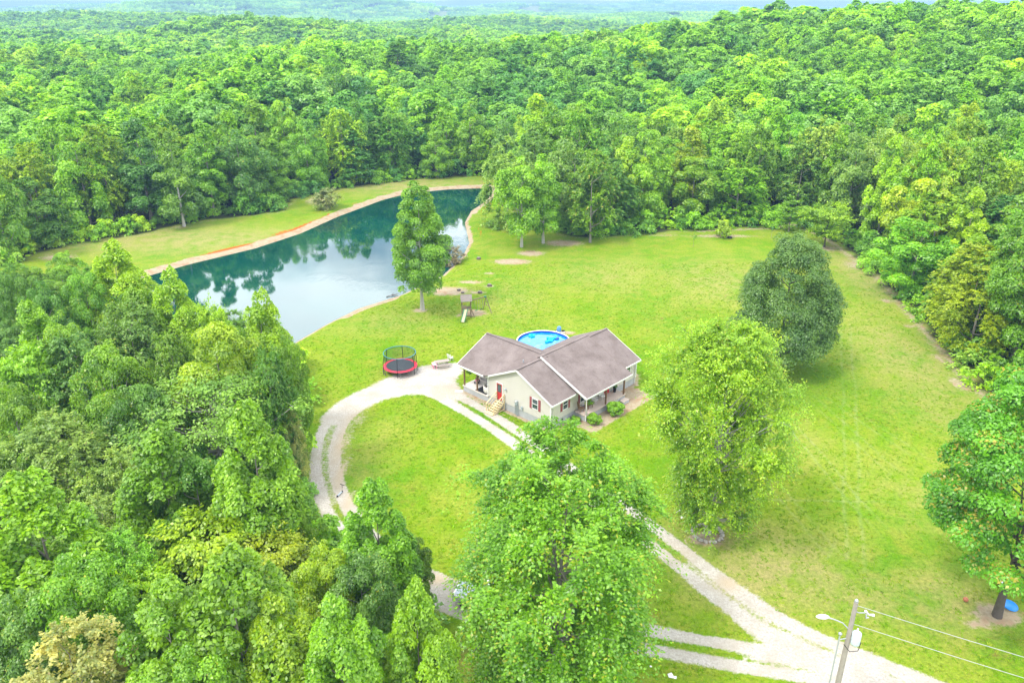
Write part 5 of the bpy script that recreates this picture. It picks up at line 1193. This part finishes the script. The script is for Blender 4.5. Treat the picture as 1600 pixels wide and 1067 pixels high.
MB().tube([(0, 0, -.2), (0, 0, 7.0)], .05, 8).build('conduit', GALV, mast); MB().lathe([(0, 0), (.11, .02), (.12, .12), (0, .22)], 10, (0, 0, 7.0)).build('weatherhead', GALV, mast); MB().bar((0, 0, 6.6), (.5, .1, 6.6), .05, .05).build('bracket', GALV, mast)
WIRE = simple('wire_aluminium', (.42, .43, .44), .4, .05, 5)
d1 = at(1600, 1021, 8.9) - Vector((px0, py0, 9.2)); d2 = at(1600, 1055, 7.45) - Vector((px0, py0, 7.7))
far_pole = Vector((px0, py0, 0)) + Vector((d1.x, d1.y, 0)).normalized() * 46
p2_ = thing('utility_pole', 'plain wooden utility pole carrying the wires, out beyond the right edge of the picture', 'utility pole', far_pole); MB().tube([(0, 0, -.5), (0, 0, 9.5)], [.18, .13], 12).build('shaft', POLE, p2_)
MB().lathe([(0, 0), (.11, 0), (.12, .12), (.05, .22), (0, .24)], 10, (0, 0, 9.5)).build('insulator', GALV, p2_)
for i, (za, nmw) in enumerate(((9.2, 'upper of the two pale power wires running right from the pole'), (7.75, 'lower of the two pale power wires running right from the pole'))):
    a_ = Vector((px0 + .14, py0, za)); b_ = Vector((far_pole.x, far_pole.y, za)); sag = .9
    tag(MB().tube([a_.lerp(b_, t / 16) - Vector((0, 0, sag * 4 * (t / 16) * (1 - t / 16))) for t in range(17)], .017, 5).build('power_wire', WIRE), nmw, 'wire', 'power wires')

# ------------------------------------------------------------------ small things on the lawn
STONE = simple('ring_stone', (.40, .37, .33), .95, .3, 4)
sr = at(1105, 834)
ringt = thing('stone_ring', 'ring of rough grey stones round the foot of the light green tree', 'stone edging', (sr.x, sr.y, 0))
rr_ = np.random.default_rng(5)
for i in range(20):
    a = i / 20 * 2 * math.pi + rr_.uniform(-.05, .05); MB().blob((1.3 * math.cos(a), 1.25 * math.sin(a), .1), (rr_.uniform(.17, .26), rr_.uniform(.15, .2), rr_.uniform(.11, .17)), i, .5, 8, 5).build('stone', STONE, ringt)
STMP = simple('stump_wood', (.10, .08, .06), .95, .35, 6)
for x, y, s_, lab in ((748, 405, .4, 'dark stump alone on the grass above the bare sandy patches'), (717, 454, .3, 'small dark stump in the big sandy patch, left of the others'), (723, 458, .26, 'tiny dark stump right beside the left stump in the big sandy patch'),
                      (765, 447, .38, 'dark stump in the small sandy patch farthest right'), (750, 458, .36, 'dark stump in the narrow sandy strip just behind the play set')):
    c0 = at(x, y); t_ = thing('tree_stump', lab, 'stump', (c0.x, c0.y, 0), group='stumps behind the play set')
    MB().lathe([(s_ * 1.25, -.05), (s_, .12), (s_ * .85, s_ * .9)], 10).build('bark', STMP, t_); MB().lathe([(0, s_ * .92), (s_ * .84, s_ * .9)], 10).build('cut_face', PSR, t_)
BL = simple('blue_disc_plastic', (.03, .28, .80), .35, .08, 4)
c0 = at(1577, 947); ds = thing('saucer_swing', 'bright blue round disc tilted on the ground by the right tree', 'disc', (c0.x, c0.y, .03), 0)
MB().lathe([(0, .1), (.50, .1), (.56, .16), (.60, .1), (.5, .02), (0, .0)], 28).build('disc', BL, ds); ds.rotation_euler = (.12, .08, 0)
ORG = simple('orange_rubber', (.40, .14, .07), .5, .12, 4)
c0 = at(1508, 939); tag(MB().blob((0, 0, 0), .2, 1, .0, 14, 10).build('ball', ORG, None, (c0.x, c0.y, .2)), 'small dull orange ball on the grass left of the right tree', 'ball')
c0 = at(1566, 914); bx = thing('white_box', 'white and dark flat box on the grass behind the trunk of the right tree', 'box', (c0.x, c0.y, 0), .6)
MB().box((0, 0, .2), (.6, .42, .36)).build('body', BLACK, bx); MB().box((0, 0, .4), (.66, .48, .06)).build('lid', WHT, bx)
c0 = at(1063, 803); og = thing('garden_ornament', 'small red, white and dark ornament standing beside the light green tree', 'ornament', (c0.x, c0.y, 0), .4)
MB().tube([(0, 0, 0), (0, 0, .9)], .04, 6).build('stake', BLACK, og); MB().blob((0, 0, .95), (.18, .15, .2), 1, .2).build('head', ORG, og); MB().blob((0, 0, 1.2), (.14, .14, .12), 4, .2).build('cap', BLACK, og); MB().box((-.3, -.1, .45), (.5, .22, .05), .4).build('tray', WHT, og)
c0 = at(1066, 810); tag(MB().blob((0, 0, .1), (.18, .15, .13), 7, .25).build('white_stone', WHT, None, (c0.x, c0.y, 0)), 'small white stone on the grass below the red and white ornament', 'stone')
c0 = at(1045, 1058); tag(MB().add([(0, 0, .02), (.35, .1, .05), (.25, .35, .12), (-.05, .3, .03), (.5, -.15, .02), (.55, .05, .08)], [(0, 1, 2, 3), (0, 4, 5, 1)]).slab([(0, 0, .01), (.3, 0, .01), (.3, .3, .01)], (0, 0, .02)).build('paper_scrap', WHT, None, (c0.x, c0.y, 0)), 'torn white scrap of paper on the grass at the bottom edge', 'litter')
c0 = at(1017, 1041); tag(MB().box((0, 0, .03), (.16, .12, .05)).build('paper_cup', WHT, None, (c0.x, c0.y, 0)), 'tiny white scrap on the grass left of the torn paper', 'litter')
c0 = at(1140, 372); tyre = thing('old_tyre', 'old dark tyre lying by the bushy young tree', 'tyre', (c0.x, c0.y, .12)); MB().tube([(.42 * math.cos(t * math.pi / 9), .42 * math.sin(t * math.pi / 9), 0) for t in range(18)], .13, 8, True).build('tread', BLACK, tyre)
# push scooter on the gravel curve
c0 = at(531, 773); sc_ = thing('scooter', 'small grey child scooter lying on the gravel curve', 'scooter', (c0.x, c0.y, 0.02), 1.2)
MB().box((0, 0, .12), (.75, .14, .05)).build('deck', METG, sc_); MB().tube([(.38, 0, .12), (.58, .05, .5), (.62, .08, .75)], .03, 6).build('stem', BLACK, sc_); MB().tube([(.6, -.2, .75), (.64, .3, .75)], .03, 6).build('handlebar', BLACK, sc_)
for a in (-.42, .44): MB().tube([(a, -.03, .1), (a, .03, .1)], .1, 12).build('wheel', BLACK, sc_)
# driftwood on the near shore and the stick in the water
c0 = at(612, 462, -.5); dw = thing('driftwood', 'dark branch lying in the shallow water at the near shore of the pond', 'branch', (c0.x, c0.y, -.52), .5)
for a, b in (((-.9, 0, 0), (1.2, .2, .12)), ((0, .1, .05), (.7, .8, .1)), ((.3, .1, .05), (.9, -.5, .1))): MB().tube([a, b], [.07, .03], 5).build('limb', STMP, dw)

# ------------------------------------------------------------------ parked pickup under the big maple
def car(loc, rz):
    e = thing('parked_pickup', 'white pickup truck half hidden under the big maple on the gravel track', 'truck', loc, rz)
    PNT = simple('white_car_paint', (.78, .79, .80), .25, .03, 2, .6); TY = simple('tyre_rubber', (.02, .02, .02), .8, .1, 8)
    def sect(xs, w_, zb, zt, nm_, mt_, r=.08):
        b = MB(); rings = []
        for x, zb_, zt_, w2, tw in xs:
            rings.append([(x, -w2, zb_), (x, -w2, zt_ - r), (x, -tw, zt_), (x, tw, zt_), (x, w2, zt_ - r), (x, w2, zb_)])
        n = 6; vs = [p for r_ in rings for p in r_]; fs = [(i * n + j, i * n + (j + 1) % n, (i + 1) * n + (j + 1) % n, (i + 1) * n + j) for i in range(len(rings) - 1) for j in range(n)]
        fs += [tuple(range(n - 1, -1, -1)), tuple(range((len(rings) - 1) * n, len(rings) * n))]
        return b.add(vs, fs).build(nm_, mt_, e)
    sect([(-2.75, .5, 1.05, .9, .82), (-.75, .42, 1.08, .96, .88), (1.3, .42, 1.1, .96, .88), (2.4, .45, 1.02, .92, .8), (2.75, .5, .85, .82, .7)], 0, 0, 0, 'body', PNT)
    sect([(-.85, 1.05, 1.3, .9, .82), (-.65, 1.05, 1.78, .88, .7), (.75, 1.05, 1.8, .88, .7), (1.35, 1.05, 1.2, .9, .8)], 0, 0, 0, 'cabin', GLASS)
    MB().slab([(-.62, -.66, 1.80), (.7, -.66, 1.80), (.7, .66, 1.80), (-.62, .66, 1.80)], (0, 0, .04)).build('roof', PNT, e)
    MB().slab([(-2.6, -.75, 1.10), (-1.0, -.75, 1.10), (-1.0, .75, 1.10), (-2.6, .75, 1.10)], (0, 0, .012)).build('bed', METG, e)
    for a in (-1.75, 1.75):
        for b in (-.9, .9):
            wh = MB().tube([(a, b - .12, .38), (a, b + .12, .38)], .38, 18).build('wheel', TY, e); MB().tube([(a, b - .13, .38), (a, b + .13, .38)], .2, 12).build('rim', GALV, wh)
    for b in (-.65, .65): MB().box((2.74, b, .78), (.08, .3, .16)).build('headlight', GLASS, e)
    MB().box((2.82, 0, .52), (.12, 1.7, .18)).build('bumper', GALV, e)
c0 = at(765, 945); car((c0.x, c0.y, .02), -.30)
